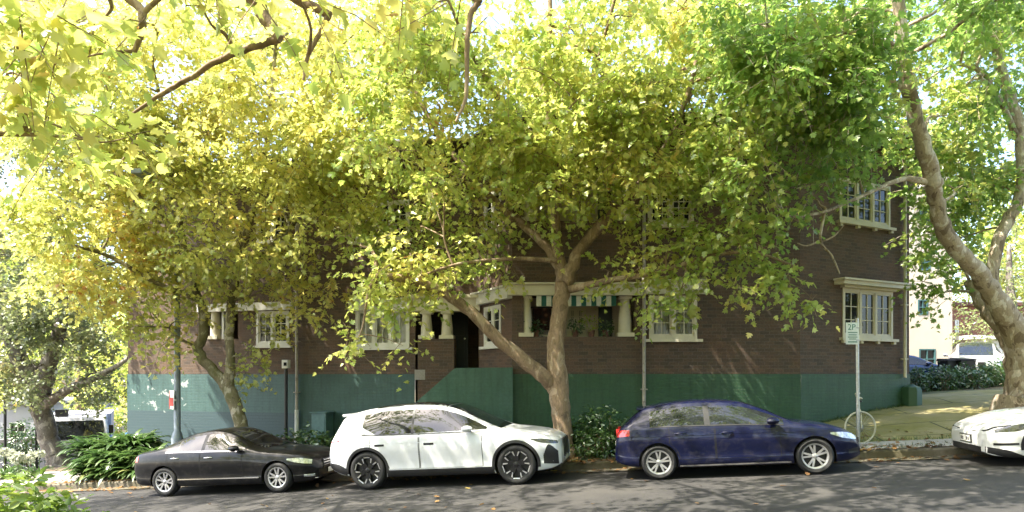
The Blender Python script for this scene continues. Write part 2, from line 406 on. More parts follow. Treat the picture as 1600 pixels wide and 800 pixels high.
def ground_mat():
    m, t, p = mat('verge_soil'); co = coord(t)
    n = noise(t, 0.35, 6, 0.65, co); n2 = noise(t, 9, 6, 0.7, co)
    r = ramp(t, n2.outputs['Fac'], [(0.25, (0.05, 0.035, 0.022)), (0.55, (0.12, 0.085, 0.05)), (0.8, (0.2, 0.15, 0.09))])
    g = ramp(t, n2.outputs['Fac'], [(0.25, (0.05, 0.06, 0.02)), (0.7, (0.13, 0.14, 0.045))])
    f = ramp(t, n.outputs['Fac'], [(0.45, (0,0,0)), (0.62, (1,1,1))])
    L(t, mixc(t, f.outputs[0], r.outputs[0], g.outputs[0]), p.inputs['Base Color']); p.inputs['Roughness'].default_value = 0.95
    bump(t, p, n2.outputs['Fac'], 0.8, 0.03); return m
def asphalt():
    m, t, p = mat('asphalt'); co = coord(t)
    n = noise(t, 0.5, 5, 0.6, co); n2 = noise(t, 60, 3, 0.7, co)
    r = ramp(t, n.outputs['Fac'], [(0.3, (0.019, 0.019, 0.020)), (0.5, (0.030, 0.029, 0.029)), (0.62, (0.042, 0.040, 0.038))])
    g = ramp(t, n2.outputs['Fac'], [(0.25, (0.55,0.55,0.55)), (0.75, (1.5,1.48,1.45))])
    c = mixc(t, 1.0, r.outputs[0], g.outputs[0], 'MULTIPLY')
    v = t.nodes.new('ShaderNodeTexVoronoi'); v.feature = 'DISTANCE_TO_EDGE'; v.inputs['Scale'].default_value = 0.45
    wv = noise(t, 1.5, 4, 0.6, co); vm = t.nodes.new('ShaderNodeVectorMath'); vm.operation = 'ADD'; L(t, co, vm.inputs[0]); L(t, wv.outputs['Color'], vm.inputs[1]); L(t, vm.outputs[0], v.inputs['Vector'])
    k = ramp(t, v.outputs['Distance'], [(0.0, (0.4,0.4,0.4)), (0.012, (1,1,1))])
    c = mixc(t, 0.7, c, k.outputs[0], 'MULTIPLY')
    L(t, c, p.inputs['Base Color']); p.inputs['Roughness'].default_value = 0.8; bump(t, p, n2.outputs['Fac'], 0.5, 0.006); return m
def concrete(name, a, b, moss=None, joint=None):
    m, t, p = mat(name); co = coord(t)
    n = noise(t, 1.2, 6, 0.65, co); n2 = noise(t, 28, 4, 0.7, co)
    r = ramp(t, n.outputs['Fac'], [(0.3, a), (0.7, b)])
    c = mixc(t, 1.0, r.outputs[0], ramp(t, n2.outputs['Fac'], [(0.3, (0.8,0.8,0.8)), (0.7, (1.1,1.1,1.1))]).outputs[0], 'MULTIPLY')
    if moss:
        n3 = noise(t, 0.8, 7, 0.7, co); f = ramp(t, n3.outputs['Fac'], [(0.35, (0,0,0)), (0.6, (1,1,1))])
        c = mixc(t, f.outputs[0], c, moss)
    if joint:
        b_ = t.nodes.new('ShaderNodeTexBrick'); L(t, coord(t, 'UV'), b_.inputs['Vector'])
        b_.offset = 0.5; b_.inputs['Scale'].default_value = 1; b_.inputs['Brick Width'].default_value = joint[0]; b_.inputs['Row Height'].default_value = joint[1]
        b_.inputs['Mortar Size'].default_value = 0.02
        c = mixc(t, b_.outputs['Fac'], c, (0.05, 0.055, 0.02))
    L(t, c, p.inputs['Base Color']); p.inputs['Roughness'].default_value = 0.9; bump(t, p, n2.outputs['Fac'], 0.4, 0.005); return m
M['soil'] = ground_mat(); M['asphalt'] = asphalt()
M['kerb'] = concrete('kerb_stone', (0.12, 0.105, 0.085), (0.22, 0.195, 0.16), (0.075, 0.066, 0.035))
M['path'] = concrete('path_concrete', (0.28, 0.26, 0.24), (0.4, 0.38, 0.35))
M['mossy'] = concrete('mossy_concrete', (0.27, 0.23, 0.11), (0.36, 0.31, 0.17), (0.21, 0.19, 0.045), joint=(3.2, 1.35))

ss = sorted(set([-220, -120, -80, -60, -45, -36] + frange(-30, 26, 112) + [32, 40, 55, 80, 120, 220]))
ts = [-200, -100, -50, -30, -20, -14, -10, -8.6, -8.12, -8.06, -0.05, -0.02] + frange(0.0, 8, 20) + [9, 10, 12, 15, 19, 25, 35, 60, 110, 220]
def gz(s, t):
    if t <= -8.12: return ground_st(s, t)
    if t < -0.01: return road_z(s) - 0.06
    return ground_st(s, t)
surface('ground', ss, ts, gz, M['soil'])
surface('road', ss, frange(-8.05, -0.16, 10), lambda s, t: road_z(s) - 0.03 * abs((t + 4.1) / 4) ** 2 + 0.0, M['asphalt'])
# kerbs: long stones with a gutter, as one built kerb each side
def kerb(t0, t1, sgn):
    mb = MB(); js = [s for s in ss if -60 <= s <= 55]
    prof = [(t0, -0.10), (t0 + sgn * 0.012, 0.11), (t0 + sgn * 0.035, 0.138), (t1, 0.142), (t1, -0.1)]
    mb.grid([[(*xy(s, t), road_z(s) + z) for t, z in prof] for s in js], flip=sgn > 0)
    tag(mb.build('kerb', M['kerb'], smooth=30), kind='structure')
kerb(-0.155, 0.02, 1); kerb(-8.05, -8.22, -1)
surface('gutter', [s for s in ss if -60 <= s <= 55], [-0.56, -0.158], lambda s, t: road_z(s) - 0.018 + 0.012, M['kerb'])
# concrete path at the left corner, and the mossy concrete apron at the right
def patch(name, s0, s1, t0, t1, m, dz=0.012, ns=40, nt=14):
    mb = MB()
    P = [[(*xy(s, t), ground_st(s, t) + dz) for t in frange(t0, t1, nt)] for s in frange(s0, s1, ns)]
    mb.grid(P)
    for i, f in enumerate(mb.f):
        mb.uv[i] = [st(mb.v[j][0], mb.v[j][1]) for j in f]
    return tag(mb.build(name, m, smooth=40), kind='structure')
patch('path', -40, -13.2, 0.03, 2.2, M['path'])
patch('path', 3.4, 7.4, 0.03, 0.75, M['path'], dz=0.02)
patch('driveway', 2.6, 16.5, 0.76, 9.5, M['mossy'], ns=56, nt=30)

# ------------------------------------------------------------------ building
class Wall:
    def __init__(s, A, B):
        s.A = Vector((A[0], A[1], 0)); s.B = Vector((B[0], B[1], 0)); d = s.B - s.A; s.len = d.length; s.d = d.normalized()
        s.n = Vector((s.d.y, -s.d.x, 0)); s.rz = math.atan2(s.d.y, s.d.x)
    def p(s, u, v, o=0): q = s.A + s.d * u + s.n * o; return Vector((q.x, q.y, v))
    def u(s, px):
        k = (px - 800) / F; # A + d u : X = kY
        return (k * s.A.y - s.A.x) / (s.d.x - k * s.d.y)
    def Y(s, px): return (s.A + s.d * s.u(px)).y
    def v(s, px, py): return CAMZ + (585 - py) / F * s.Y(px)
    def rect(s, x0, x1, y0, y1):
        c = (x0 + x1) / 2
        return (s.u(x0), s.u(x1), s.v(c, y1), s.v(c, y0))
    def face(s, mb, z0, z1, holes=(), rev=0.14, u0=0, u1=None, mi=0, o=0):
        u1 = s.len if u1 is None else u1
        us = sorted({u0, u1, *[h[0] for h in holes], *[h[1] for h in holes]}); us = [u for u in us if u0 <= u <= u1]
        vs = sorted({z0, z1, *[h[2] for h in holes], *[h[3] for h in holes]}); vs = [v for v in vs if z0 <= v <= z1]
        for i in range(len(us) - 1):
            for j in range(len(vs) - 1):
                a, b, c, d = us[i], us[i+1], vs[j], vs[j+1]; mu, mv = (a+b)/2, (c+d)/2
                if any(h[0] < mu < h[1] and h[2] < mv < h[3] for h in holes): continue
                mb.quad(s.p(a,c,o), s.p(b,c,o), s.p(b,d,o), s.p(a,d,o), mi, [(a,c),(b,c),(b,d),(a,d)])
        for h in holes:
            a, b, c, d = h[:4]; r = h[4] if len(h) > 4 else rev
            for q, uv in (((s.p(a,c,o), s.p(a,d,o), s.p(a,d,-r), s.p(a,c,-r)), [(0,c),(0,d),(r,d),(r,c)]), ((s.p(b,d,o), s.p(b,c,o), s.p(b,c,-r), s.p(b,d,-r)), [(0,d),(0,c),(r,c),(r,d)]),
                      ((s.p(a,d,o), s.p(b,d,o), s.p(b,d,-r), s.p(a,d,-r)), [(a,0),(b,0),(b,r),(a,r)]), ((s.p(b,c,o), s.p(a,c,o), s.p(a,c,-r), s.p(b,c,-r)), [(b,0),(a,0),(a,r),(b,r)])):
                mb.quad(*q, mi, uv)
    def bx(s, mb, u0, u1, v0, v1, o0, o1, mi=0):
        """box from offset o0 (inner) to o1 (outer)"""
        b = [s.p(u0,v0,o1), s.p(u1,v0,o1), s.p(u1,v0,o0), s.p(u0,v0,o0)]; t = [s.p(u0,v1,o1), s.p(u1,v1,o1), s.p(u1,v1,o0), s.p(u0,v1,o0)]
        mb.hexa(b, t, mi)

PL0, PL1 = (-12.36, 20.6), (-2.72, 18.0)
PB0, PB1 = (-0.93, 17.9), (0.0, 16.2)
PK, PR = (7.25, 16.1), (11.17, 18.0)
WL = Wall(PL0, PL1); WB = Wall(PB0, PB1); WM = Wall(PB1, PK); WR = Wall(PK, PR)
EAVE = 8.5; GT = 2.36
house = thing('apartment_building', (0, 22, 1.0), 'two storey dark brick apartment building with a green painted base behind the parked cars', 'apartment building')
def hp(name, mb, m, **k): return mb.build(name, m, house, **k)

def window(W, rc, cas=3, cols=2, rows=3, trim='trim', pane='pane', fw=0.075, sill=True, curtain=False, hood=None, brackets=True, transom=None):
    u0, u1, v0, v1 = rc
    fr = MB(); o0, o1 = -0.08, 0.025
    W.bx(fr, u0, u0+fw, v0, v1, o0, o1); W.bx(fr, u1-fw, u1, v0, v1, o0, o1)
    W.bx(fr, u0+fw, u1-fw, v1-fw, v1, o0, o1-0.004); W.bx(fr, u0+fw, u1-fw, v0, v0+fw*1.2, o0, o1-0.004)
    iu0, iu1, iv0, iv1 = u0+fw, u1-fw, v0+fw*1.2, v1-fw
    cw = (iu1 - iu0) / cas; sw = 0.045; mw = 0.022
    for i in range(cas):
        a, b = iu0 + i*cw, iu0 + (i+1)*cw
        if i: W.bx(fr, a-0.035, a+0.035, iv0, iv1, o0, o1-0.002)
        a2, b2 = a + (0.035 if i else 0), b - (0.035 if i < cas-1 else 0)
        W.bx(fr, a2, a2+sw, iv0, iv1, -0.06, 0.0); W.bx(fr, b2-sw, b2, iv0, iv1, -0.06, 0.0)
        W.bx(fr, a2+sw, b2-sw, iv0, iv0+sw, -0.06, -0.002); W.bx(fr, a2+sw, b2-sw, iv1-sw, iv1, -0.06, -0.002)
        for c in range(1, cols):
            uu = a2+sw + (b2-a2-2*sw)*c/cols; W.bx(fr, uu-mw/2, uu+mw/2, iv0+sw, iv1-sw, -0.045, -0.012)
        for r_ in range(1, rows):
            vv = iv0+sw + (iv1-iv0-2*sw)*r_/rows; W.bx(fr, a2+sw, b2-sw, vv-mw/2, vv+mw/2, -0.046, -0.014)
    f = hp('window', fr, M[trim])
    pn = MB(); pn.quad(W.p(iu0, iv0, -0.035), W.p(iu1, iv0, -0.035), W.p(iu1, iv1, -0.035), W.p(iu0, iv1, -0.035))
    sub('pane', pn, M[pane], f, house)
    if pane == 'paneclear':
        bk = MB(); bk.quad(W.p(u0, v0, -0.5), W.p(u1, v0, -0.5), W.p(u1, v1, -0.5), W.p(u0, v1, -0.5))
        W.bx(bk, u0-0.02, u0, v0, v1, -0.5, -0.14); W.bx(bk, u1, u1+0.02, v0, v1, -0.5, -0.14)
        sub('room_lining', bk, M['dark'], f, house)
    if curtain:
        cu = MB(); n = 60; spans = [(iu0, iu1)] if curtain == 'full' else [(iu0, iu0 + (iu1-iu0)*0.36), (iu1 - (iu1-iu0)*0.36, iu1)]
        for a, b in spans:
            cu.grid([[W.p(a + (b-a)*i/n, v, -0.14 + 0.02*math.sin(i*1.1)) for v in (iv0, iv1)] for i in range(n+1)], flip=True)
        sub('curtain', cu, M['curtain'], f, house, smooth=60)
    if sill:
        sm = MB(); W.bx(sm, u0-0.12, u1+0.12, v0-0.07, v0, -0.02, 0.12)
        if brackets:
            nb = cas + 1
            for i in range(nb):
                uu = u0 + (u1-u0) * i/(nb-1); W.bx(sm, uu-0.05, uu+0.05, v0-0.14, v0-0.072, 0.0, 0.085)
        sub('sill', sm, M[trim], f, house)
    if hood:
        a, b, c, d, pr = hood
        hm = MB(); W.bx(hm, a, b, c, d, 0.003, pr)
        W.bx(hm, a-0.03, b+0.03, d+0.002, d+0.05, 0.003, pr+0.05)
        hp('window_hood', hm, M[trim])
    return f

# --- openings
r1 = WM.rect(1014, 1089, 462, 530)          # right of the veranda
r4 = WM.rect(1012, 1084, 288, 352)
r2 = WR.rect(1316, 1394, 453, 529)
r3 = WR.rect(1311, 1390, 284, 351)
ver = WM.rect(812, 972, 455, 526); ver = (0.30, WM.u(992), WM.v(900, 526), WM.v(900, 457), 1.15)
ver2 = (0.30, WM.u(992), WM.v(900, 345), WM.v(900, 262), 1.3)
r6 = WL.rect(401, 452, 486, 540); r7 = WL.rect(556, 640, 482, 543)
r9 = (WL.u(320), WL.u(372), WL.v(345, 530), WL.v(345, 482), 1.2)
up = 3.05
r6u = (r6[0], r6[1], r6[2]+up, r6[3]+up); r7u = (r7[0], r7[1], r7[2]+up, r7[3]+up)
r8 = WB.rect(757, 783, 478, 541); r8u = (r8[0], r8[1], r8[2]+up, r8[3]+up)
bw = MB()
WM.face(bw, GT, EAVE, [r1, r4, ver, ver2]); hp('brick_wall', bw, M['brick'])
bw = MB(); WR.face(bw, GT, EAVE, [r2, r3]); hp('brick_wall', bw, M['brick'])
bw = MB(); WB.face(bw, GT, EAVE, [r8, r8u]); hp('brick_wall', bw, M['brick'])
bw = MB(); WL.face(bw, GT, EAVE, [r6, r7, r9, r6u, r7u]); hp('brick_wall', bw, M['brick'])
# sides and back
PE = (14.1, 25.2); PBK = (14.1, 31.0); PLB = (-9.4, 31.5)
bw = MB()
for A, B in ((PR, PE), (PE, PBK), (PBK, PLB), (PLB, PL0)):
    Wall(A, B).face(bw, GT, EAVE)
hp('brick_wall', bw, M['brick'])
gb = MB()
WM.face(gb, -1.5, GT, o=0.03, u1=WM.len+.0068); WR.face(gb, -1.5, GT, o=0.03, u0=-.0068)
Wall(PR, PE).face(gb, -1.5, GT, o=0.03); Wall(PE, PBK).face(gb, -1.5, GT, o=0.03)
for Wx in (WM, WR, ):
    b = [Wx.p(0, GT, 0.03), Wx.p(Wx.len, GT, 0.03), Wx.p(Wx.len, GT, 0), Wx.p(0, GT, 0)]; gb.quad(*b, 0, [(0,0),(1,0),(1,.03),(0,.03)])
hp('painted_base', gb, M['green'])
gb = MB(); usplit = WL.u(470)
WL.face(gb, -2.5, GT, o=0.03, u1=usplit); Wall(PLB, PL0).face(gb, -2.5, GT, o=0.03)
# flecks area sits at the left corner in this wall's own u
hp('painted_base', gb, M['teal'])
gb = MB(); WL.face(gb, -2.5, GT, o=0.028, u0=usplit); WB.face(gb, -1.5, GT, o=0.03)
hp('painted_base', gb, M['tealdark'])

# --- porch recess between the left block and the angled bay
PD0, PD1 = (-2.72, 20.6), (-0.93, 20.6)
WP = Wall(PL1, PB0); WPl = Wall(PL1, PD0); 
bw = MB()
Wall(PL1, PD0).face(bw, -1, EAVE); Wall(PD1, PB0).face(bw, -1, EAVE)
door_u = (0.42, 1.32); WD = Wall(PD0, PD1)
WD.face(bw, 0, EAVE, [(door_u[0], door_u[1], 2.5, 4.75, 0.1)])
hp('porch_wall', bw, M['brick'])
# upper storey over the porch
bw = MB(); vb = WP.v(700, 487); vt = WP.v(700, 464); WP.face(bw, vt, EAVE); hp('brick_wall', bw, M['brick'])
fl = MB(); fl.hexa([Vector((-2.7, 17.75, 2.2)), Vector((-0.95, 17.95, 2.2)), Vector((-0.95, 20.58, 2.2)), Vector((-2.7, 20.58, 2.2))],
                   [Vector((-2.7, 17.75, 2.48)), Vector((-0.95, 17.95, 2.48)), Vector((-0.95, 20.58, 2.48)), Vector((-2.7, 20.58, 2.48))]); hp('porch_floor', fl, M['path'])
ce = MB(); ce.quad(Vector((-2.7, 17.95, vt)), Vector((-2.7, 20.58, vt)), Vector((-0.95, 20.58, vt)), Vector((-0.95, 18.0, vt))); hp('porch_ceiling', ce, M['plaster'])
dr = MB(); WD.bx(dr, door_u[0]+0.02, door_u[1]-0.02, 2.5, 4.72, -0.09, -0.04)
WD.bx(dr, door_u[0]+0.14, door_u[1]-0.14, 2.65, 3.45, -0.04, -0.025); WD.bx(dr, door_u[0]+0.14, door_u[1]-0.14, 3.6, 4.55, -0.04, -0.025)
d = hp('door', dr, M['doorgreen'])
hd = MB(); hd.lathe([(0.001, 0), (0.03, 0.0), (0.035, 0.03), (0.001, 0.05)], 10, 'y', WD.p(door_u[1]-0.12, 3.5, 0.02)); sub('handle', hd, M['chrome'], d, house)
# porch beam with a projecting capping
pb = MB(); WP.bx(pb, -0.12, WP.len+0.05, vb, vt-0.06, -0.12, 0.22); WP.bx(pb, -0.2, WP.len+0.05, vt-0.058, vt+0.03, -0.12, 0.34); hp('porch_beam', pb, M['trim'])
def column(px, W, o, zb, zt, r0=0.15, r1=0.11):
    u = W.u(px); c = W.p(u, 0, o); mb = MB()
    mb.box((c.x, c.y, zb+0.05), (r0*2.5, r0*2.5, 0.10), W.rz)
    mb.lathe([(r0*1.08, 0.102), (r0, 0.15), (r0*0.98, (zt-zb)*0.4), (r1, zt-zb-0.10), (r1*1.15, zt-zb-0.07)], 20, 'z', (c.x, c.y, zb))
    mb.box((c.x, c.y, zt-0.035), (r1*2.7, r1*2.7, 0.068), W.rz)
    hp('column', mb, M['trim'], smooth=35)
zped = WP.v(680, 530)
for px in (667, 699): column(px, WP, 0.03, zped, vb, 0.16, 0.12)
pd = MB(); ua, ub = WP.u(655), WP.u(711); 
for (a, b, c, d_) in ((ua, ub, GT-0.6, zped),):
    for W_, (u0, u1) in ((Wall(WP.p(a,0,0.2)[:2], WP.p(b,0,0.2)[:2]), (0, b-a)), (Wall(WP.p(b,0,0.2)[:2], WP.p(b,0,-0.25)[:2]), (0, 0.45)), (Wall(WP.p(a,0,-0.25)[:2], WP.p(a,0,0.2)[:2]), (0, 0.45))):
        W_.face(pd, -1.2, zped)
    pd.quad(WP.p(a,zped,0.2), WP.p(b,zped,0.2), WP.p(b,zped,-0.25), WP.p(a,zped,-0.25), 0, [(0,0),(.4,0),(.4,.4),(0,.4)])
hp('porch_pier', pd, M['brick'])
# green side wall of the entrance steps: raking top, then flat
sw_ = MB(); Ys = 15.95
prof = [(-2.75, -1.2), (-2.75, CAMZ + (585-648)/F*Ys), ((711-800)/F*Ys, CAMZ + (585-575)/F*Ys), (0.02, CAMZ + (585-574)/F*Ys), (0.02, -1.2)]
poly = [Vector((x, Ys, z)) for x, z in prof]
n_ = len(poly); back = [p + Vector((0, 0.24, 0)) for p in poly]
sw_.add(poly, [(0,4,3,2,1)], 0, [[(p.x, p.z) for p in (poly[0], poly[4], poly[3], poly[2], poly[1])]])
for i in range(n_):
    j = (i+1) % n_; sw_.quad(poly[i], poly[j], back[j], back[i], 0, [(poly[i].x,0),(poly[j].x,0),(poly[j].x,.24),(poly[i].x,.24)])
sw_.add(back, [(0,1,2,3,4)], 0, [[(p.x, p.z) for p in back]])
M['greenlite'] = paint_wall('sea_green_wall_paint', (0.042, 0.104, 0.074), (0.054, 0.12, 0.088))
hp('stair_wall', sw_, M['greenlite'])
stp = MB()
for i in range(11):
    stp.box((-2.6 + i*0.16, 16.85, 0.2 + i*0.078), (0.158, 1.25, 1.0 + i*0.156), 0)
hp('entrance_steps', stp, M['path'])

# --- veranda in the main wall (lower and upper) with columns, beam, inner wall
bmv = MB(); b0, b1 = WM.v(900, 461), WM.v(900, 446)
WM.bx(bmv, -0.1, WM.u(1003), b0-0.02, b1, 0.004, 0.16); WM.bx(bmv, -0.16, WM.u(1003), b1+0.002, b1+0.05, 0.004, 0.24); hp('veranda_beam', bmv, M['trim'])
bmb = MB(); WB.bx(bmb, -0.05, WB.len+0.02, WB.v(775, 472), WB.v(775, 455), 0.004, 0.16); WB.bx(bmb, -0.05, WB.len+0.02, WB.v(775, 455)+0.002, WB.v(775, 455)+0.05, 0.004, 0.24); hp('window_hood', bmb, M['trimw'])
def veranda_room(o, lab):
    a, b, c, d, dp = o
    iw = MB(); Wi = Wall(WM.p(a, 0, -dp)[:2], WM.p(b, 0, -dp)[:2]); wl = b - a
    wr = (wl*0.42, wl*0.60, c+0.0, d-0.22); dr_ = (wl*0.72, wl*0.86, c-0.6, d-0.22)
    Wi.face(iw, c-0.7, d, [(wr[0], wr[1], wr[2], wr[3]), dr_])
    iw.quad(WM.p(a, d, 0), WM.p(a, d, -dp), WM.p(b, d, -dp), WM.p(b, d, 0)); iw.quad(WM.p(a,c-0.7,-0.2), WM.p(b,c-0.7,-0.2), WM.p(b,c-0.7,-dp), WM.p(a,c-0.7,-dp))
    iw.quad(WM.p(a,c-.7,-0.2), WM.p(a,c-.7,-dp), WM.p(a,d,-dp), WM.p(a,d,-0.2)); iw.quad(WM.p(b,c-.7,-dp), WM.p(b,c-.7,-0.2), WM.p(b,d,-0.2), WM.p(b,d,-dp))
    hp('veranda_wall', iw, M['plaster'])
    window(Wi, wr, 2, 2, 4, 'trim', 'pane', sill=False)
    dd = MB(); Wi.bx(dd, dr_[0]+0.02, dr_[1]-0.02, dr_[2], dr_[3]-0.02, -0.1, -0.05); hp('veranda_door', dd, M['doorgreen'])
veranda_room(ver, 'lower'); veranda_room(ver2, 'upper')
cz = ver[2]
column(822, WM, -0.17, cz, b0-0.02, 0.15, 0.11); column(978, WM, -0.17, cz, b0-0.02, 0.17, 0.115)
cz2 = ver2[2]
for px in (826, 978): column(px, WM, -0.17, cz2, ver2[3], 0.15, 0.11)
# striped fabric valance
def stripes_mat():
    m, t, p = mat('striped_awning_cloth'); uv = coord(t, 'UV'); sx = t.nodes.new('ShaderNodeSeparateXYZ'); L(t, uv, sx.inputs[0])
    md = t.nodes.new('ShaderNodeMath'); md.operation = 'FRACT'; L(t, sx.outputs['X'], md.inputs[0])
    g = t.nodes.new('ShaderNodeMath'); g.operation = 'GREATER_THAN'; L(t, md.outputs[0], g.inputs[0]); g.inputs[1].default_value = 0.5
    n = noise(t, 8, 4, 0.6, uv); a = ramp(t, n.outputs['Fac'], [(0.3, (0.5, 0.5, 0.44)), (0.7, (0.66, 0.65, 0.58))])
    L(t, mixc(t, g.outputs[0], a.outputs[0], (0.02, 0.10, 0.075)), p.inputs['Base Color']); p.inputs['Roughness'].default_value = 0.9; return m
M['stripes'] = stripes_mat()
aw = MB(); ua, ub = WM.u(838), WM.u(962); za, zb = WM.v(900, 479), b0 - .025; n = 48
for i in range(n):
    f0, f1 = i/n, (i+1)/n; w0, w1 = 0.012*math.sin(f0*60), 0.012*math.sin(f1*60)
    aw.quad(WM.p(ua+(ub-ua)*f0, za, 0.11+w0), WM.p(ua+(ub-ua)*f1, za, 0.11+w1), WM.p(ua+(ub-ua)*f1, zb, 0.09), WM.p(ua+(ub-ua)*f0, zb, 0.09), 0, [(f0*8, 0), (f1*8, 0), (f1*8, 1), (f0*8, 1)])
hp('striped_awning', aw, M['stripes'], smooth=60)

# --- windows
window(WM, r1, 2, 2, 3, 'trim', 'paneclear', curtain='full', hood=(WM.u(1007), WM.u(1102), WM.v(1050, 460), WM.v(1050, 441), 0.16), brackets=False)
window(WM, r4, 2, 3, 5, brackets=False)
window(WR, r2, 3, 2, 3, hood=(WR.u(1303), WR.u(1409), WR.v(1355, 449.5), WR.v(1355, 443.5), 0.30))
hd2 = MB(); WR.bx(hd2, r2[0]-0.08, r2[1]+0.08, r2[3]+0.002, WR.v(1355, 449.5)-0.002, -0.05, 0.14); hp('window_hood', hd2, M['trim'])
window(WR, r3, 3, 2, 3)
window(WL, r6, 2, 2, 3, 'trimw', brackets=False); window(WL, r6u, 2, 2, 3, 'trimw', brackets=False)
window(WL, r7, 3, 2, 1, 'trimw', 'paneclear', curtain='full', brackets=False, hood=(WL.u(548), WL.u(643), WL.v(600, 485), WL.v(600, 470), 0.16)); window(WL, r7u, 3, 2, 3, 'trimw', brackets=False)
window(WB, r8, 2, 1, 3, 'trimw', brackets=False); window(WB, r8u, 2, 1, 3, 'trimw', brackets=False)
# left porch
hm = MB(); WL.bx(hm, WL.u(312), WL.u(460), WL.v(385, 486), WL.v(385, 474), 0.004, 0.14); hp('window_hood', hm, M['trimw'])
a, b, c, d, dp = r9
lp = MB(); Wi = Wall(WL.p(a, 0, -dp)[:2], WL.p(b, 0, -dp)[:2]); Wi.face(lp, c, d, [(0.25, b-a-0.25, c, d-0.2, 0.1)])
lp.quad(WL.p(a,c,0), WL.p(a,c,-dp), WL.p(a,d,-dp), WL.p(a,d,0)); lp.quad(WL.p(b,c,-dp), WL.p(b,c,0), WL.p(b,d,0), WL.p(b,d,-dp)); lp.quad(WL.p(a,d,0), WL.p(a,d,-dp), WL.p(b,d,-dp), WL.p(b,d,0))
hp('porch_wall', lp, M['brick'])
dk = MB(); dk.quad(Wi.p(0.25, c, -0.1), Wi.p(b-a-0.25, c, -0.1), Wi.p(b-a-0.25, d-0.2, -0.1), Wi.p(0.25, d-0.2, -0.1)); hp('porch_door', dk, M['doorgreen'])
column(333, WL, -0.12, c, d, 0.16, 0.13)
ps = MB(); WL.bx(ps, WL.u(343.5), WL.u(347), c, d, -0.16, -0.08); hp('porch_post', ps, M['trimw'])

# --- downpipes
def pipe(W, px, y0, y1, m1, m2=None, ysplit=None, w_=0.09, foot=None):
    u = W.u(px); z1 = W.v(px, y0); z0 = W.v(px, y1); mb = MB()
    mb.tube([W.p(u, z0, 0.11), W.p(u, z1, 0.11)], w_/2, 12)
    for z in np.arange(z0+0.5, z1, 1.5):
        W.bx(mb, u-0.08, u+0.08, z, z+0.03, 0.035, 0.16)
    return hp('downpipe', mb, m1, smooth=40)
pipe(WM, 1005, 212, 640, M['pipe']); pipe(WR, 1408, 240, 590, M['trim'], w_=0.085)
pipe(WL, 467, 240, 640, M['pipe']); 
mb = MB(); u = WL.u(467.5); mb.tube([WL.p(u, -1.2, 0.12), WL.p(u, WL.v(467, 640), 0.12)], 0.062, 12); hp('downpipe', mb, M['pipew'], smooth=40)
# soil pipe boot and box at the right corner
bx_ = MB(); u = WR.u(1412); c = WR.p(WR.len-0.16, 0, 0.16)
gb_ = ground(c.x, c.y); bx_.lathe([(0.26, -0.2), (0.26, 0.42), (0.22, 0.50), (0.08, 0.56), (0.05, 0.58)], 8, 'z', (c.x, c.y, gb_)); hp('pipe_boot', bx_, M['green'], smooth=30)

# --- roof: eaves, gutter, hip
front = [Vector((*PL0, 0)), Vector((*PL1, 0)), Vector((*PB0, 0)), Vector((*PB1, 0)), Vector((*PK, 0)), Vector((*PR, 0)), Vector((*PE, 0)), Vector((*PBK, 0)), Vector((*PLB, 0))]
cen = Vector((1.0, 24.5, 0))
outl = [p + (p - cen).normalized() * (0.75) for p in front]
rid = [Vector((-7, 26, 11.2)), Vector((-3, 25.2, 11.2)), Vector((-1.0, 25, 11.2)), Vector((0.2, 25, 11.2)), Vector((5.5, 24.5, 11.2)), Vector((7.5, 25, 11.2)), Vector((8, 25.5, 11.2)), Vector((8, 26.5, 11.2)), Vector((-7, 26.8, 11.2))]
rf = MB()
for i in range(9):
    j = (i+1) % 9
    rf.quad(outl[i] + Vector((0,0,EAVE+0.16)), outl[j] + Vector((0,0,EAVE+0.16)), rid[j], rid[i])
rf.add(rid, [tuple(range(9))])
ro = hp('roof', rf, M['tile'])
ev = MB()
for i in range(9):
    j = (i+1) % 9; z0, z1 = EAVE + 0.0, EAVE + 0.15
    a, b = outl[i], outl[j]
    ev.quad(a + Vector((0,0,z0)), b + Vector((0,0,z0)), b + Vector((0,0,z1)), a + Vector((0,0,z1)))
    ev.quad(front[i] + Vector((0,0,z0)), front[j] + Vector((0,0,z0)), b + Vector((0,0,z0)), a + Vector((0,0,z0)))
M['brown'] = plain('brown_eave_paint', (0.06, 0.04, 0.03), 0.6, var=0.2)
hp('eave', ev, M['brown'])
gu = MB(); gu.tube([p + (p - cen).normalized()*0.05 + Vector((0,0,EAVE+0.12)) for p in outl[:7]], 0.07, 8); sub('gutter', gu, M['brown'], ro, house)
# ------------------------------------------------------------------ cars
def pchip(xs, ys):
    xs = np.array(xs, float); ys = np.array(ys, float); h = np.diff(xs); d = np.diff(ys) / h
    m = np.zeros_like(xs); m[0] = d[0]; m[-1] = d[-1]
    for i in range(1, len(xs) - 1):
        if d[i-1] * d[i] > 0:
            w1, w2 = 2*h[i] + h[i-1], h[i] + 2*h[i-1]; m[i] = (w1 + w2) / (w1/d[i-1] + w2/d[i])
    def f(x):
        x = min(max(x, xs[0]), xs[-1]); i = min(max(int(np.searchsorted(xs, x)) - 1, 0), len(h) - 1)
        t = (x - xs[i]) / h[i]; a = ys[i]; b = ys[i+1]
        return float((2*t**3-3*t**2+1)*a + (t**3-2*t**2+t)*h[i]*m[i] + (-2*t**3+3*t**2)*b + (t**3-t**2)*h[i]*m[i+1])
    return f
def crom(p, n=4):
    p = np.array(p, float); out = []
    for i in range(len(p) - 1):
        a = p[max(i-1, 0)]; b = p[i]; c = p[i+1]; d = p[min(i+2, len(p)-1)]
        for k in range(n):
            t = k / n; out.append(0.5*((2*b) + (c-a)*t + (2*a-5*b+4*c-d)*t*t + (-a+3*b-3*c+d)*t**3))
    out.append(p[-1]); return np.array(out)

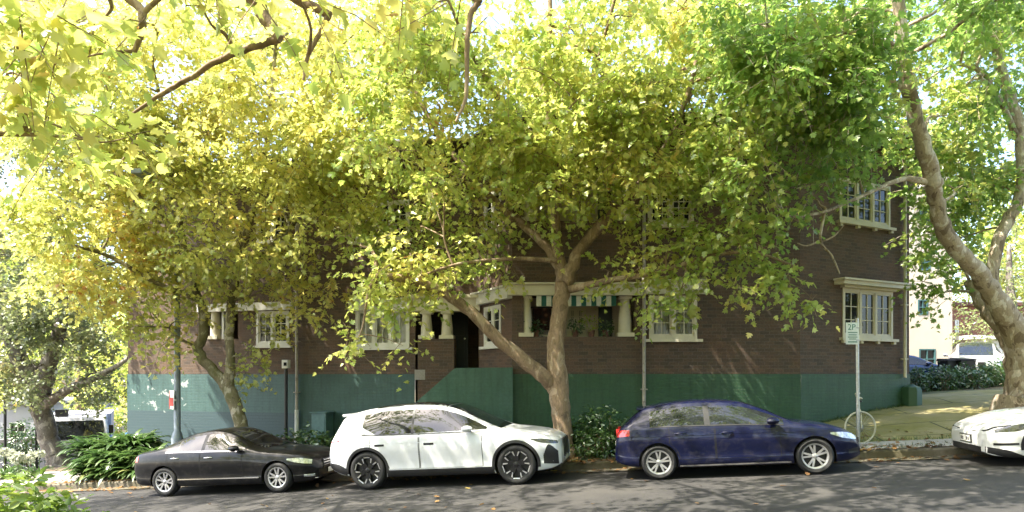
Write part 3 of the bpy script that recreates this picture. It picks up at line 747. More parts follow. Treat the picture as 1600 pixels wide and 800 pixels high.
class CarShape:
    def __init__(s, sp):
        s.sp = sp; s.f = {k: pchip(*zip(*sp[k])) for k in ('top', 'bot', 'sho', 'hw')}
        s.x0, s.x1 = sp['top'][0][0], sp['top'][-1][0]; s.cache = {}
    def sec(s, x):
        key = round(x, 4)
        if key in s.cache: return s.cache[key]
        t, b, sh, w = (s.f[k](x) for k in ('top', 'bot', 'sho', 'hw')); r = min(s.sp['rw'], w * 0.9)
        sh = min(sh, t - 0.015); h = t - sh; k = sstep(h, 0.10, 0.36); q = min(1, (sh - b) / 0.5); g = s.sp.get('flank', 1.0)
        zc = b + 0.60 * (sh - b)
        low = [(0, b), (w*0.6, b), (w - 0.10*q, b), (w - 0.04*q, b + 0.04*q), (w - 0.016*q, b + 0.14*q), (w - 0.022*g*q, b + 0.32*(sh-b)), (w - 0.001, zc), (w - 0.004*q, b + 0.74*(sh-b)), (w - 0.03*q, sh - 0.06*q), (w - 0.055*q, sh)]
        hood = [(w - 0.085*q, .42), (w - 0.17*q, .74), (w*0.72 - 0.1*q, .93), (w*0.38, .985), (0, 1)]
        cab = [(w - 0.06 + (r - w + 0.06)*0.42, .42), (r, .84), (r - 0.07, .955), (r*0.5, .992), (0, 1)]
        up = [((1-k)*a[0] + k*c[0], sh + h*((1-k)*a[1] + k*c[1])) for a, c in zip(hood, cab)]
        P = crom(low + up, 4); P[:, 0] = np.maximum(P[:, 0], 0); s.cache[key] = P
        return P
    def ys(s, x, z):
        P = s.sec(x); Q = P[8:53]; o = np.argsort(Q[:, 1]); return float(np.interp(z, Q[o, 1], Q[o, 0]))
    def zt(s, x, y):
        P = s.sec(x)[36:]; o = np.argsort(P[:, 0]); return float(np.interp(abs(y), P[o, 0], P[o, 1]))

def mk_grid(mb, fn, us, vs, mi=0, flip=False): mb.grid([[fn(u, v) for v in vs] for u in us], mi, flip)

def make_car(name, sp, mats, label, cat, M4, group=None, detail=True):
    """local frame: x forward from the rear axle, y left, z up"""
    root = empty(name, (0,0,0), label, cat, group, mat=M4); root['_o'] = (0, 0, 0)
    C = CarShape(sp); wb, Rw, Tw = sp['wb'], sp['R'], sp['tw']
    # stations
    xs = [C.x0, C.x0+.01, C.x0+.03, C.x0+.06, C.x0+.1, C.x0+.15] + list(np.arange(C.x0+.2, C.x1-.2, .055)) + [C.x1-.2, C.x1-.15, C.x1-.1, C.x1-.06, C.x1-.03, C.x1-.01, C.x1]
    bm = bmesh.new(); rings = []
    for x in xs:
        P = C.sec(x); n = len(P)
        ring = [bm.verts.new((x, p[0], p[1])) for p in P] + [bm.verts.new((x, -p[0], p[1])) for p in P[1:-1][::-1]]
        rings.append(ring)
    for a, b in zip(rings[:-1], rings[1:]):
        m = len(a)
        for j in range(m): bm.faces.new((a[j], a[(j+1) % m], b[(j+1) % m], b[j]))
    bm.faces.new(rings[0][::-1]); bm.faces.new(rings[-1])
    bmesh.ops.recalc_face_normals(bm, faces=bm.faces[:])
    me = bpy.data.meshes.new('body'); bm.to_mesh(me); bm.free()
    for m in (mats['paint'], M['black']): me.materials.append(m)
    body = bpy.data.objects.new('body', me); COL.objects.link(body)
    # wheel arches
    cut = MB()
    for wx in (0, wb):
        for sd in (-1, 1):
            w_ = C.f['hw'](wx); cut.lathe([(0.0005, -0.19), (Rw + sp.get('gap', .045), -0.19), (Rw + sp.get('gap', .045), 0.3), (0.0005, 0.3)], 40, 'y', (wx, sd * (w_ - 0.08) + (0 if sd > 0 else 0), Rw), 1)
            if sd < 0:
                pass
    k = 40 * 4
    for ci in range(4):
        if ci % 2 == 0:   # right-hand side: mirror the depth
            cyv = -(C.f['hw'](0 if ci < 2 else wb) - 0.08)
            for vi in range(ci*k, (ci+1)*k):
                v = cut.v[vi]; cut.v[vi] = (v[0], cyv - (v[1] - cyv), v[2])
    cob = cut.build('cutter', [mats['paint'], M['black']]); 
    bm = bmesh.new(); bm.from_mesh(cob.data); bmesh.ops.remove_doubles(bm, verts=bm.verts[:], dist=0.002); bmesh.ops.recalc_face_normals(bm, faces=bm.faces[:]); bm.to_mesh(cob.data); bm.free()
    md = body.modifiers.new('arch', 'BOOLEAN'); md.object = cob; md.operation = 'DIFFERENCE'; md.solver = 'EXACT'
    dg = bpy.context.evaluated_depsgraph_get(); new = bpy.data.meshes.new_from_object(body.evaluated_get(dg))
    body.modifiers.clear(); body.data = new; bpy.data.objects.remove(cob)
    for p in new.polygons:
        c = p.center
        for wx in (0, wb):
            if math.hypot(c.x - wx, c.z - Rw) < Rw + sp.get('gap', .045) + 0.004 and abs(c.y) < C.f['hw'](wx) - 0.006: p.material_index = 1
        if c.z < C.f['bot'](c.x) + 0.012: p.material_index = 1
    new.name = 'body'; new.shade_smooth(); new.set_sharp_from_angle(angle=R(38)); body.parent = root
    def panel(nm, x0, x1, zlo, zhi, m, off=0.004, nx=16, nz=6, sides=(-1, 1), parent=None, label=None):
        out = []
        for sd in sides:
            mb = MB()
            def fn(x, v):
                a, b = zlo(x), zhi(x); z = a + (b-a)*v; return Vector((x, sd * (C.ys(x, z) + off), z))
            mk_grid(mb, fn, [x0 + (x1-x0)*i/nx for i in range(nx+1)], [j/nz for j in range(nz+1)], 0, sd > 0)
            o = mb.build(nm, m, root, smooth=40)
            if parent is not None: o.parent = parent
            if label: o['label'] = label
            out.append(o)
        return out
    def ribbon(mb, pts, wd, off, sd, n=4):
        P = []
        for i in range(len(pts) - 1):
            a, b = np.array(pts[i]), np.array(pts[i+1])
            for j in range(n): P.append(a + (b-a)*j/n)
        P.append(np.array(pts[-1])); A, B = [], []
        for i, p in enumerate(P):
            d = P[min(i+1, len(P)-1)] - P[max(i-1, 0)]; d = d / (np.linalg.norm(d) + 1e-9); nn = np.array([-d[1], d[0]]) * wd / 2
            for lst, q in ((A, p + nn), (B, p - nn)): lst.append(Vector((q[0], sd * (C.ys(q[0], q[1]) + off), q[1])))
        mb.grid([A, B], flip=sd < 0)
    # glass: side windows
    gl = lambda x: C.f['sho'](x) + 0.018
    def gh(x):
        h = C.f['top'](x) - C.f['sho'](x); return max(gl(x) + 0.001, C.f['sho'](x) + 0.84*h - 0.025)
    zlim = sp.get('glass_z', {})
    for (x0, x1) in sp['windows']:
        fl = sp.get('glass_lo'); lo = (lambda x: max(gl(x), fl(x))) if fl else gl
        panel('side_window', x0, x1, lo, lambda x: max(lo(x) + .001, gh(x)), M['carglass'], 0.004, 18, 6)
    # window surround (black or bright line)
    if sp.get('surround'):
        for sd in (-1, 1):
            mb = MB(); xa, xb = sp['windows'][0][0], sp['windows'][-1][1]
            ribbon(mb, [(x, gl(x) - 0.012) for x in np.linspace(xa, xb, 16)], 0.02, 0.006, sd, 1)
            mb.build('window_trim', mats.get('surround', M['black']), root, smooth=40)
    if 'pillar' in sp:
        for (x0, x1) in sp['pillar']: panel('pillar_cover', x0, x1, gl, gh, M['black'], 0.0045, 3, 5)
    # windscreen and rear window, as top surfaces
    def topglass(nm, x0, x1, m, inset=0.035, n=14):
        mb = MB()
        def yl(x):
            P = C.sec(x); h = C.f['top'](x) - C.f['sho'](x); z = C.f['sho'](x) + 0.93*h
            return max(0.05, C.ys(x, z) - inset)
        def fn(x, v): y = yl(x) * v; return Vector((x, y, C.zt(x, y) + 0.006))
        mk_grid(mb, fn, [x0 + (x1-x0)*i/n for i in range(n+1)], np.linspace(-1, 1, 13), 0, False)
        o = mb.build(nm, m, root, smooth=60); return o
    topglass('windscreen', *sp['windscreen'], M['carglass'])
    if 'rearglass' in sp: topglass('rear_window', *sp['rearglass'], M['carglass'])
    if 'roofglass' in sp: topglass('glass_roof', *sp['roofglass'], M['carglass'], 0.0)
    # doors with handles, ringed by their dark seal gap
    for (x0, x1) in sp['doors']:
        zb = lambda x: max(C.f['bot'](x) + sp.get('sill', .15), Rw + math.sqrt(max(0, (Rw + .085)**2 - (x)**2)) if abs(x) < Rw + .085 else 0)
        zt_ = lambda x: gl(x) - 0.03
        ds = panel('door', x0 + .006, x1 - .006, zb, zt_, mats['paint'], 0.0022, 22, 12)
        for d_, sd in zip(ds, (-1, 1)):
            mb = MB(); lo = [(x, zb(x)) for x in np.linspace(x0, x1, 14)]
            ribbon(mb, lo, 0.012, 0.0012, sd, 1); ribbon(mb, [(x0, zb(x0)), (x0, zt_(x0) + .02)], 0.012, 0.0030, sd, 8); ribbon(mb, [(x1, zb(x1)), (x1, zt_(x1) + .02)], 0.012, 0.0030, sd, 8)
            o = mb.build('door_seal', M['seam'], root, smooth=40); o.parent = d_
            hx = x0 + sp.get('handle_at', 0.16); hz = C.f['sho'](hx + .1) - sp.get('handle_dz', .13); mb = MB(); y = C.ys(hx + .1, hz)
            if sp.get('flush'):
                mb.box((hx + .1, sd*(y + .003), hz), (0.21, 0.012, 0.042)); o = mb.build('handle', M['black'], root, bevel=0.004)
            else:
                mb.tube([(hx, sd*(y+.002), hz), (hx+.025, sd*(y+.032), hz+.004), (hx+.1, sd*(y+.04), hz+.006), (hx+.175, sd*(y+.032), hz+.004), (hx+.2, sd*(y+.002), hz)], [.010,.014,.014,.014,.010], 8); o = mb.build('handle', mats.get('handle', mats['paint']), root, smooth=60)
            o.parent = d_
    # crease highlight strip / rub strip
    for (pts, wd, mm, nm) in sp.get('strips', ()):
        for sd in (-1, 1):
            mb = MB(); ribbon(mb, pts, wd, 0.006, sd, 8); mb.build(nm, mm, root, smooth=60)
    # lower cladding
    if 'cladding' in sp:
        h_ = sp['cladding']; bb = C.f['bot']
        panel('sill_cladding', Rw + .05, wb - Rw - .05, lambda x: bb(x) + .01, lambda x: bb(x) + h_, M['black'], .007, 14, 7)
        for sd in (-1, 1):
            for wx in (0, wb):
                mb = MB(); arc = [(wx + (Rw + .07)*math.cos(a), Rw + (Rw + .07)*math.sin(a)) for a in np.linspace(R(-8), R(188), 26)]
                ribbon(mb, arc, 0.055, 0.008, sd, 1); mb.build('wheel_arch_trim', M['black'], root, smooth=40)
    # lamps and dark inserts, wrapped on the flank and nose
    for nm, x0, x1, lo, hi, mm in sp.get('wraps', ()):
        fl, fh = pchip(*zip(*lo)), pchip(*zip(*hi)); panel(nm, x0, x1, fl, fh, mm, 0.006, 14, 5)
    # nose and tail pieces: boxes (name, cx, cy, cz, dx, dy, dz, material, bevel); mirrored when cy != 0
    for nm, cx_, cy_, cz_, dx, dy, dz, mm, bv in sp.get('boxes', ()):
        for sd in ((-1, 1) if abs(cy_) > 1e-6 else (1,)):
            mb = MB(); mb.box((cx_, sd*cy_, cz_), (dx, dy, dz)); mb.build(nm, mm, root, bevel=bv)
    for nm, polys, mm in sp.get('hexes', ()):
        mb = MB()
        for b, t in polys: mb.hexa([Vector(p) for p in b], [Vector(p) for p in t])
        mb.build(nm, mm, root)
    # mirrors
    mx, mz = sp['mirror']; yb = C.ys(mx, C.f['sho'](mx) + .02)
    for sd in (-1, 1):
        mb = MB(); 
        prof = [(-.10, .0), (-.095, .55), (-.05, .85), (.02, .9), (.08, .65), (.11, .25)]
        mk = []
        for dx, s_ in prof:
            s_ = max(s_, .04); mk.append([Vector((mx + dx, sd*(yb + .13 + .105*s_*math.cos(a)), mz + .075*s_*math.sin(a))) for a in np.linspace(0, 2*math.pi, 13)])
        mb.grid(mk, flip=sd < 0); mb.tube([(mx + .02, sd*(yb - .02), mz - .055), (mx + .01, sd*(yb + .08), mz - .03)], [.03, .025], 8)
        mb.build('wing_mirror', mats.get('mirror', mats['paint']), root, smooth=50)
    # wheels
    for wx in (0, wb):
        for sd in (-1, 1):
            yo = sd * (C.f['hw'](wx) - 0.018); yi = yo - sd * Tw; Rr = sp['Rr']
            f = lambda t: yo - sd * t          # t: depth from the outer face
            mb = MB(); mb.lathe([(0.001, f(.075)), (Rr*.97, f(.085)), (Rr*.97, f(Tw-.02)), (0.001, f(Tw-.02))], 28, 'y', (wx, 0, Rw)); 
            wh = mb.build('wheel', M['black'], root, smooth=40)
            mb = MB(); mb.lathe([(Rr-.004, f(.012)), (Rr+.012, f(.004)), (Rr + (Rw-Rr)*.55, f(-.006)), (Rw-.022, f(.008)), (Rw-.004, f(.03)), (Rw, f(.06)), (Rw, f(Tw-.06)), (Rw-.012, f(Tw-.02)), (Rr, f(Tw))], 44, 'y', (wx, 0, Rw))
            o = mb.build('tyre', M['rubber'], root, smooth=50); o.parent = wh
            mb = MB(); mb.lathe([(Rr-.034, f(.06)), (Rr-.028, f(.020)), (Rr-.006, f(.010)), (Rr+.006, f(.012)), (Rr+.004, f(.03))], 44, 'y', (wx, 0, Rw))
            ph = R(sp.get('phase', 10)) + wx; ns = sp['spokes']; tw_ = sp.get('twin', 0)
            def spoke(mb, a, r0, r1, w0, w1, d0, d1, th=.03, skew=0):
                ca, sa = math.cos(a), math.sin(a)
                def P(r, t, d): return Vector((wx + ca*r - sa*t, d, Rw + sa*r + ca*t))
                s2 = skew
                mb.hexa([P(r0,-w0,f(d0)), P(r0,w0,f(d0)), P(r0,w0,f(d0+th)), P(r0,-w0,f(d0+th))], [P(r1,-w1+s2,f(d1)), P(r1,w1+s2,f(d1)), P(r1,w1+s2,f(d1+th)), P(r1,-w1+s2,f(d1+th))])
            for i in range(ns):
                a = ph + 2*math.pi*i/ns
                if tw_:
                    for q in (-1, 1): spoke(mb, a + q*tw_*.35, Rr*.16, Rr-.015, sp['sw']*1.05, sp['sw'], .030, .018, skew=q*tw_*Rr*.22)
                else: spoke(mb, a, Rr*.14, Rr-.015, sp['sw'], sp['sw']*sp.get('flare', 1.25), .030, .018)
            mb.lathe([(0.001, f(.022)), (Rr*.15, f(.022)), (Rr*.22, f(.032)), (Rr*.22, f(.07))], 20, 'y', (wx, 0, Rw))
            o = mb.build('rim', mats['rim'], root, smooth=35); o.parent = wh
            if 'insert' in mats:
                mb = MB()
                for i in range(ns):
                    a = ph + 2*math.pi*(i)/ns
                    for q in (-1, 1): spoke(mb, a + q*.16, Rr*.60, Rr*.92, .008, .016, .016, .010, .01, skew=q*.025)
                    spoke(mb, a + math.pi/ns, Rr*.90, Rr*.97, .06, .07, .012, .008, .01)
                o = mb.build('rim_insert', mats['insert'], root); o.parent = wh
    return root, C

def car_matrix(s, t, face=1, L_mid=0):
    """rear axle placed so that the middle of the wheelbase is at (s, t) on the road; face +1 drives up the street (to the right)"""
    fw = DS * face; 
    fw = Vector((fw.x, fw.y, 0.07 * face)).normalized(); up0 = Vector((0, 0, 1)); lf = up0.cross(fw).normalized(); up = fw.cross(lf)
    X, Y = xy(s, t); c = Vector((X, Y, road_z(s) + 0.004)) - fw * L_mid
    return Matrix(((fw.x, lf.x, up.x, c.x), (fw.y, lf.y, up.y, c.y), (fw.z, lf.z, up.z, c.z), (0, 0, 0, 1)))

HATCH = dict(wb=2.70, R=.318, Rr=.228, tw=.21, rw=.60, spokes=5, twin=.34, sw=.016, phase=18, sill=.16, handle_at=.10,
    top=[(-.80,.50),(-.785,.62),(-.75,.84),(-.67,.96),(-.51,1.11),(-.35,1.24),(-.22,1.305),(0,1.355),(.25,1.385),(.6,1.405),(1.1,1.395),(1.55,1.335),(1.95,1.18),(2.3,1.0),(2.52,.91),(2.9,.855),(3.2,.785),(3.38,.70),(3.50,.60),(3.53,.50)],
    bot=[(-.80,.36),(-.7,.29),(-.45,.24),(.4,.20),(2.4,.19),(3.1,.19),(3.4,.22),(3.53,.27)],
    sho=[(-.80,.48),(-.76,.80),(-.68,.90),(-.4,.965),(.2,.965),(1.2,.945),(2.1,.905),(2.5,.85),(2.9,.785),(3.2,.715),(3.4,.63),(3.53,.46)],
    hw=[(-.80,.66),(-.77,.72),(-.68,.80),(-.5,.865),(0,.895),(1.3,.90),(2.6,.895),(3.0,.86),(3.25,.775),(3.42,.64),(3.53,.50)],
    windows=[(-.12,.86),(.96,2.22)], pillar=[(.86,.96)], windscreen=(1.62,2.46), rearglass=(-.64,-.28), surround=True,
    doors=[(.22,1.02),(1.04,2.14)], mirror=(2.02,.985),
    strips=[([(-.55,.80),(.4,.80),(1.6,.79),(2.7,.765)],.012,M['blue_car'],'body_crease'), ([(.38,.235),(2.3,.235)],.03,M['chrome'],'sill_strip')],
    wraps=[('tail_light',-.775,-.50,[(-.78,.80),(-.5,.83)],[(-.78,.93),(-.5,.94)],M['lampred']),
           ('headlight',2.98,3.47,[(2.98,.695),(3.2,.615),(3.47,.56)],[(2.98,.725),(3.2,.715),(3.47,.63)],M['lampglass']),
           ('bumper_intake',3.28,3.5,[(3.28,.33),(3.5,.33)],[(3.28,.40),(3.5,.42)],M['black'])],
    boxes=[('grille',3.53,0,.53,.02,.9,.09,M['black'],.004),('number_plate',3.545,0,.42,.012,.37,.1,M['plate'],.002),('number_plate',-.80,0,.62,.02,.37,.12,M['plate'],.003),
           ('spoiler',-.27,0,1.298,.16,1.0,.03,M['blue_car'],.008),('rear_diffuser',-.74,0,.33,.1,1.2,.08,M['black'],.01)])
SEDAN = dict(wb=2.78, R=.318, Rr=.222, tw=.21, rw=.57, spokes=5, twin=.42, sw=.017, phase=5, sill=.17, handle_at=.10,
    top=[(-.90,.55),(-.88,.75),(-.83,.93),(-.70,.985),(-.4,1.015),(-.15,1.06),(.05,1.15),(.35,1.26),(.7,1.355),(1.1,1.395),(1.3,1.375),(1.55,1.30),(1.9,1.13),(2.2,.975),(2.4,.915),(2.8,.87),(3.2,.81),(3.45,.73),(3.56,.64),(3.60,.54)],
    bot=[(-.90,.38),(-.8,.28),(-.5,.23),(.4,.20),(2.4,.19),(3.1,.18),(3.45,.2),(3.60,.26)],
    sho=[(-.90,.53),(-.87,.72),(-.80,.86),(-.5,.935),(0,.955),(1.0,.94),(2.0,.90),(2.4,.845),(2.8,.79),(3.2,.73),(3.5,.64),(3.60,.50)],
    hw=[(-.90,.66),(-.86,.73),(-.76,.80),(-.5,.85),(0,.88),(1.3,.885),(2.6,.88),(3.0,.85),(3.3,.77),(3.5,.66),(3.60,.55)],
    windows=[(.06,.34),(.38,.96),(1.04,2.02)], pillar=[(.34,.38),(.96,1.04)], windscreen=(1.52,2.32), rearglass=(-.2,.5), surround=True,
    doors=[(.12,.94),(.96,1.98)], mirror=(1.86,.985),
    strips=[([(.36,.36),(2.36,.34)],.025,M['chrome'],'sill_strip'), ([(-.6,.80),(.4,.785),(2.0,.75)],.010,M['black_car'],'body_crease')],
    wraps=[('tail_light',-.88,-.68,[(-.88,.74),(-.68,.78)],[(-.88,.86),(-.68,.90)],M['lampred']),
           ('headlight',3.02,3.50,[(3.02,.675),(3.25,.605),(3.50,.56)],[(3.02,.705),(3.25,.705),(3.50,.645)],M['lampglass']),
           ('fog_lamp',3.35,3.54,[(3.35,.30),(3.54,.29)],[(3.35,.345),(3.54,.345)],M['lampglass'])],
    boxes=[('grille',3.60,0,.53,.03,.72,.19,M['alloyd'],.01),('grille_bar',3.618,0,.60,.012,.70,.018,M['chrome'],.003),('grille_bar',3.618,0,.545,.012,.70,.018,M['chrome'],.003),('grille_bar',3.618,0,.49,.012,.70,.018,M['chrome'],.003),
           ('number_plate',3.622,0,.37,.012,.37,.1,M['plate'],.002),('bumper_trim',3.55,.42,.25,.1,.35,.012,M['chrome'],.003),('rear_bumper_strip',-.90,0,.5,.02,1.2,.02,M['chrome'],.004)])
SUVS = dict(wb=3.12, R=.385, Rr=.285, tw=.26, rw=.64, spokes=5, sw=.045, flare=1.5, phase=54, sill=.17, gap=.05, flush=True, handle_at=.10, handle_dz=.20, cladding=.15,
    top=[(-.93,.62),(-.91,.80),(-.86,.98),(-.80,1.10),(-.72,1.30),(-.60,1.48),(-.42,1.56),(0,1.64),(.5,1.69),(1.0,1.695),(1.5,1.66),(1.9,1.54),(2.3,1.33),(2.65,1.15),(2.85,1.07),(3.2,1.03),(3.6,.96),(3.85,.875),(3.95,.79),(3.98,.68)],
    bot=[(-.93,.46),(-.8,.38),(-.5,.28),(.4,.23),(2.7,.22),(3.4,.23),(3.8,.26),(3.98,.34)],
    sho=[(-.93,.60),(-.88,.92),(-.78,1.04),(-.4,1.12),(.2,1.09),(1.2,1.075),(2.2,1.065),(2.7,1.03),(3.2,.935),(3.6,.865),(3.88,.77),(3.98,.60)],
    hw=[(-.93,.72),(-.9,.80),(-.78,.88),(-.5,.94),(0,.975),(1.5,.97),(3.1,.975),(3.5,.94),(3.75,.85),(3.9,.75),(3.98,.66)],
    windows=[(-.10,.98),(1.03,2.56)], pillar=[(.98,1.03)], windscreen=(1.72,2.78), rearglass=(-.84,-.64), roofglass=(.15,1.70),
    glass_lo=lambda x: 1.10 + .20*max(0, (.22 - x))*2.6, surround=True,
    doors=[(.10,1.14),(1.16,2.46)], mirror=(2.20,1.135),
    strips=[([(-.62,.90),(.5,.93),(2.5,.86)],.01,M['white_car'],'body_crease')],
    wraps=[('tail_light',-.90,-.60,[(-.9,.97),(-.6,1.0)],[(-.9,.99),(-.6,1.03)],M['lampred']),
           ('headlight',3.42,3.93,[(3.42,.865),(3.65,.785),(3.93,.74)],[(3.42,.88),(3.65,.86),(3.93,.79)],M['lampdark']),
           ('bumper_intake',3.66,3.93,[(3.66,.38),(3.8,.36),(3.93,.34)],[(3.66,.54),(3.76,.74),(3.93,.60)],M['black']),
           ('rear_bumper_cladding',-.92,-.47,[(-.92,.47),(-.7,.36),(-.47,.29)],[(-.92,.56),(-.7,.54),(-.47,.44)],M['black'])],
    boxes=[('grille',3.985,.17,.62,.03,.26,.38,M['black'],.03),('number_plate',3.99,0,.42,.014,.37,.1,M['plate'],.002),('number_plate',-.93,0,.62,.02,.52,.12,M['plate'],.003),
           ('front_skirt',3.86,0,.32,.2,1.3,.10,M['black'],.02),
           ('spoiler',-.52,0,1.525,.30,1.16,.06,M['white_car'],.02)])
SPORT = dict(wb=2.50, R=.335, Rr=.255, tw=.25, rw=.54, spokes=5, twin=.3, sw=.02, phase=0, sill=.15, handle_at=.1,
    top=[(-.90,.60),(-.87,.78),(-.75,.90),(-.4,.94),(-.05,1.0),(.3,1.13),(.65,1.245),(.95,1.28),(1.25,1.24),(1.6,1.08),(1.95,.92),(2.1,.885),(2.5,.86),(2.9,.79),(3.2,.705),(3.34,.63),(3.38,.54)],
    bot=[(-.90,.36),(-.7,.24),(.2,.15),(2.2,.14),(2.9,.14),(3.25,.17),(3.38,.23)],
    sho=[(-.90,.58),(-.8,.82),(-.4,.875),(.3,.87),(1.2,.845),(1.8,.835),(2.1,.845),(2.5,.825),(2.9,.72),(3.2,.625),(3.38,.50)],
    hw=[(-.90,.70),(-.85,.78),(-.6,.87),(0,.905),(1.2,.86),(2.3,.895),(2.7,.885),(3.0,.84),(3.22,.76),(3.34,.67),(3.38,.56)],
    windows=[(.15,.62),(.66,1.80)], pillar=[(.62,.66)], windscreen=(1.22,2.02), rearglass=(-.1,.5),
    doors=[(.55,1.75)], mirror=(1.62,.93), surround=True, cladding=.09,
    wraps=[('headlight',2.74,3.24,[(2.74,.69),(2.95,.60),(3.24,.575)],[(2.74,.72),(2.95,.705),(3.24,.63)],M['lampdark']),
           ('indicator',2.95,3.28,[(2.95,.37),(3.28,.36)],[(2.95,.40),(3.28,.40)],M['black']),
           ('bumper_intake',2.86,3.36,[(2.86,.15),(3.12,.165),(3.36,.235)],[(2.86,.165),(3.12,.285),(3.36,.335)],M['black']),
           ('bonnet_gap',3.02,3.37,[(3.02,.690),(3.2,.655),(3.37,.575)],[(3.02,.704),(3.2,.672),(3.37,.595)],M['seam']),
           ('tail_light',-.88,-.66,[(-.88,.70),(-.66,.74)],[(-.88,.78),(-.66,.82)],M['lampred'])],
    boxes=[('number_plate',3.39,0,.43,.016,.37,.11,M['plate'],.003),('plate_characters',3.40,.13,.43,.004,.03,.06,M['ink'],0),('plate_characters',3.40,.07,.43,.004,.035,.06,M['ink'],0),
           ('bumper_intake',3.37,0,.275,.03,1.05,.11,M['black'],.01),('plate_frame',3.382,0,.43,.016,.42,.15,M['black'],.003)])

def solve_s(px, t, f=lambda s: s):
    """s whose point at distance t from the kerb falls on column px"""
    k = (px - 800) / F; Y = (t + T0) / (k * DT.x + DT.y); return st(k * Y, Y)[0]
NEAR = -1.98
def park(px_mid, sp, name, mats, label, face=1, tc=None):
    hw = max(h for _, h in sp['hw']); tc = NEAR + hw if tc is None else tc
    s = solve_s(px_mid, tc - hw + .1)
    return make_car(name, sp, mats, label, 'car', car_matrix(s, tc, face, sp['wb'] / 2))
park(347, SEDAN, 'parked_sedan', dict(paint=M['black_car'], rim=M['alloy'], surround=M['chrome'], handle=M['chrome'], mirror=M['black_car']), 'black four door sedan with silver wheels parked behind the white SUV')
park(691, SUVS, 'parked_suv', dict(paint=M['white_car'], rim=M['alloyd'], insert=M['alloy'], mirror=M['white_car']), 'white SUV with black wheel arches parked beside the forked street tree')
park(1150, HATCH, 'parked_hatchback', dict(paint=M['blue_car'], rim=M['alloy'], mirror=M['blue_car']), 'navy blue hatchback with silver wheels parked beside the parking sign')
sp_root, _ = park(1782, SPORT, 'parked_sports_car', dict(paint=M['white_sport'], rim=M['alloy'], mirror=M['black']), 'low white sports car with its nose toward the driveway', face=-1)
# ------------------------------------------------------------------ foliage
LEAF5 = np.array([[0,0,0],[1,0,0],[.05,.30,.02],[.30,.52,.07],[.34,.24,.03],[.66,.42,.06],[.68,.16,.02],
                  [.05,-.30,.02],[.30,-.52,.07],[.34,-.24,.03],[.66,-.42,.06],[.68,-.16,.02]])
LEAF5_F = [[0,2,3,4,5,6,1],[0,1,11,10,9,8,7]]
LEAFO = np.array([[0,0,0],[1,0,0],[.25,.22,.05],[.6,.22,.05],[.25,-.22,.05],[.6,-.22,.05]]); LEAFO_F = [[0,2,3,1],[0,1,5,4]]

def unit(a): return a / (np.linalg.norm(a, axis=-1, keepdims=True) + 1e-9)
def mesh_np(name, V, faces_flat, starts, m):
    me = bpy.data.meshes.new(name)
    me.vertices.add(len(V)); me.vertices.foreach_set('co', V.astype(np.float32).ravel())
    me.loops.add(len(faces_flat)); me.loops.foreach_set('vertex_index', faces_flat.astype(np.int32))
    me.polygons.add(len(starts)); me.polygons.foreach_set('loop_start', starts.astype(np.int32))
    me.update(calc_edges=True); me.materials.append(m); return me
def leaf_mesh(name, P, N, D, S, m, tpl=LEAF5, tf=LEAF5_F, droop=.18):
    n = len(P); B = unit(np.cross(N, D)); N = unit(np.cross(D, B)); T = tpl
    a, b, c = T[:, 0], T[:, 1], T[:, 2] - droop * T[:, 0]**2
    wid = rng.uniform(.8, 1.2, n)[:, None, None]; crl = rng.uniform(.3, 1.8, n)[:, None, None]
    V = P[:, None] + S[:, None, None] * (D[:, None]*a[None, :, None] + wid*B[:, None]*b[None, :, None] + crl*N[:, None]*c[None, :, None])
    k = len(T); flat = np.concatenate([np.array(f) for f in tf]); lens = np.array([len(f) for f in tf])
    F_ = (flat[None] + (np.arange(n)*k)[:, None]).ravel(); st_ = np.concatenate([[0], np.cumsum(np.tile(lens, n))[:-1]])
    return mesh_np(name, V.reshape(-1, 3), F_, st_, m)

def sprays(c, r, ntw, per=8, size=(.11, .19), up=.75, droop=.35, tl=(.35, .75), tm=None):
    """leafy twigs inside an ellipsoid; twigs run outward and sag; returns leaf arrays (and thin twigs into tm)"""
    c = np.array(c, float); r = np.array(r, float)
    q = unit(rng.normal(size=(ntw, 3))) * rng.uniform(0.15, 1, (ntw, 1))**0.55; st0 = c + q * r
    d = unit(q*.6 + rng.normal(size=(ntw, 3))*.6 + np.array([0, 0, -droop])); ln = rng.uniform(*tl, (ntw, 1))
    f = (np.arange(per) + .5) / per
    f = f[None, :, None] + rng.uniform(-.06, .06, (ntw, per, 1))
    pos = st0[:, None] + d[:, None]*ln[:, None]*f + np.array([0, 0, -1.0])*(f**2)*ln[:, None]*.28
    side = unit(np.cross(d, np.array([0, 0, 1.0]) + rng.normal(size=(ntw, 3))*.1))
    sg = np.where(np.arange(per) % 2 == 0, 1, -1)[None, :, None]
    dd = unit(d[:, None]*.55 + side[:, None]*sg*.9 + rng.normal(size=(ntw, per, 3))*.35 + np.array([0, 0, -.30]))
    nn = unit(np.array([0, 0, up]) + rng.normal(size=(ntw, per, 3))*.55 + q[:, None]*.25)
    pos = pos + dd*.05; S = rng.uniform(*size, (ntw, per)) * (1 - .25*f[..., 0])
    if tm is not None:
        e = st0 + d*ln + np.array([0, 0, -.28])*ln; back = st0 - d*ln*.3
        for i in range(0, ntw, 2): tm.append((back[i], st0[i] + d[i]*ln[i]*.5 - np.array([0, 0, .07])*ln[i], e[i]))
    return pos.reshape(-1, 3), nn.reshape(-1, 3), dd.reshape(-1, 3), S.ravel()

def smooth_path(pts, rad, n=5, wob=0.0):
    P = crom([list(p) + [r] for p, r in zip(pts, rad)], n)
    if wob: P[1:-1, :3] += rng.normal(size=(len(P)-2, 3)) * wob * P[1:-1, 3:4]
    return [Vector(p[:3]) for p in P], [max(.004, p[3]) for p in P]

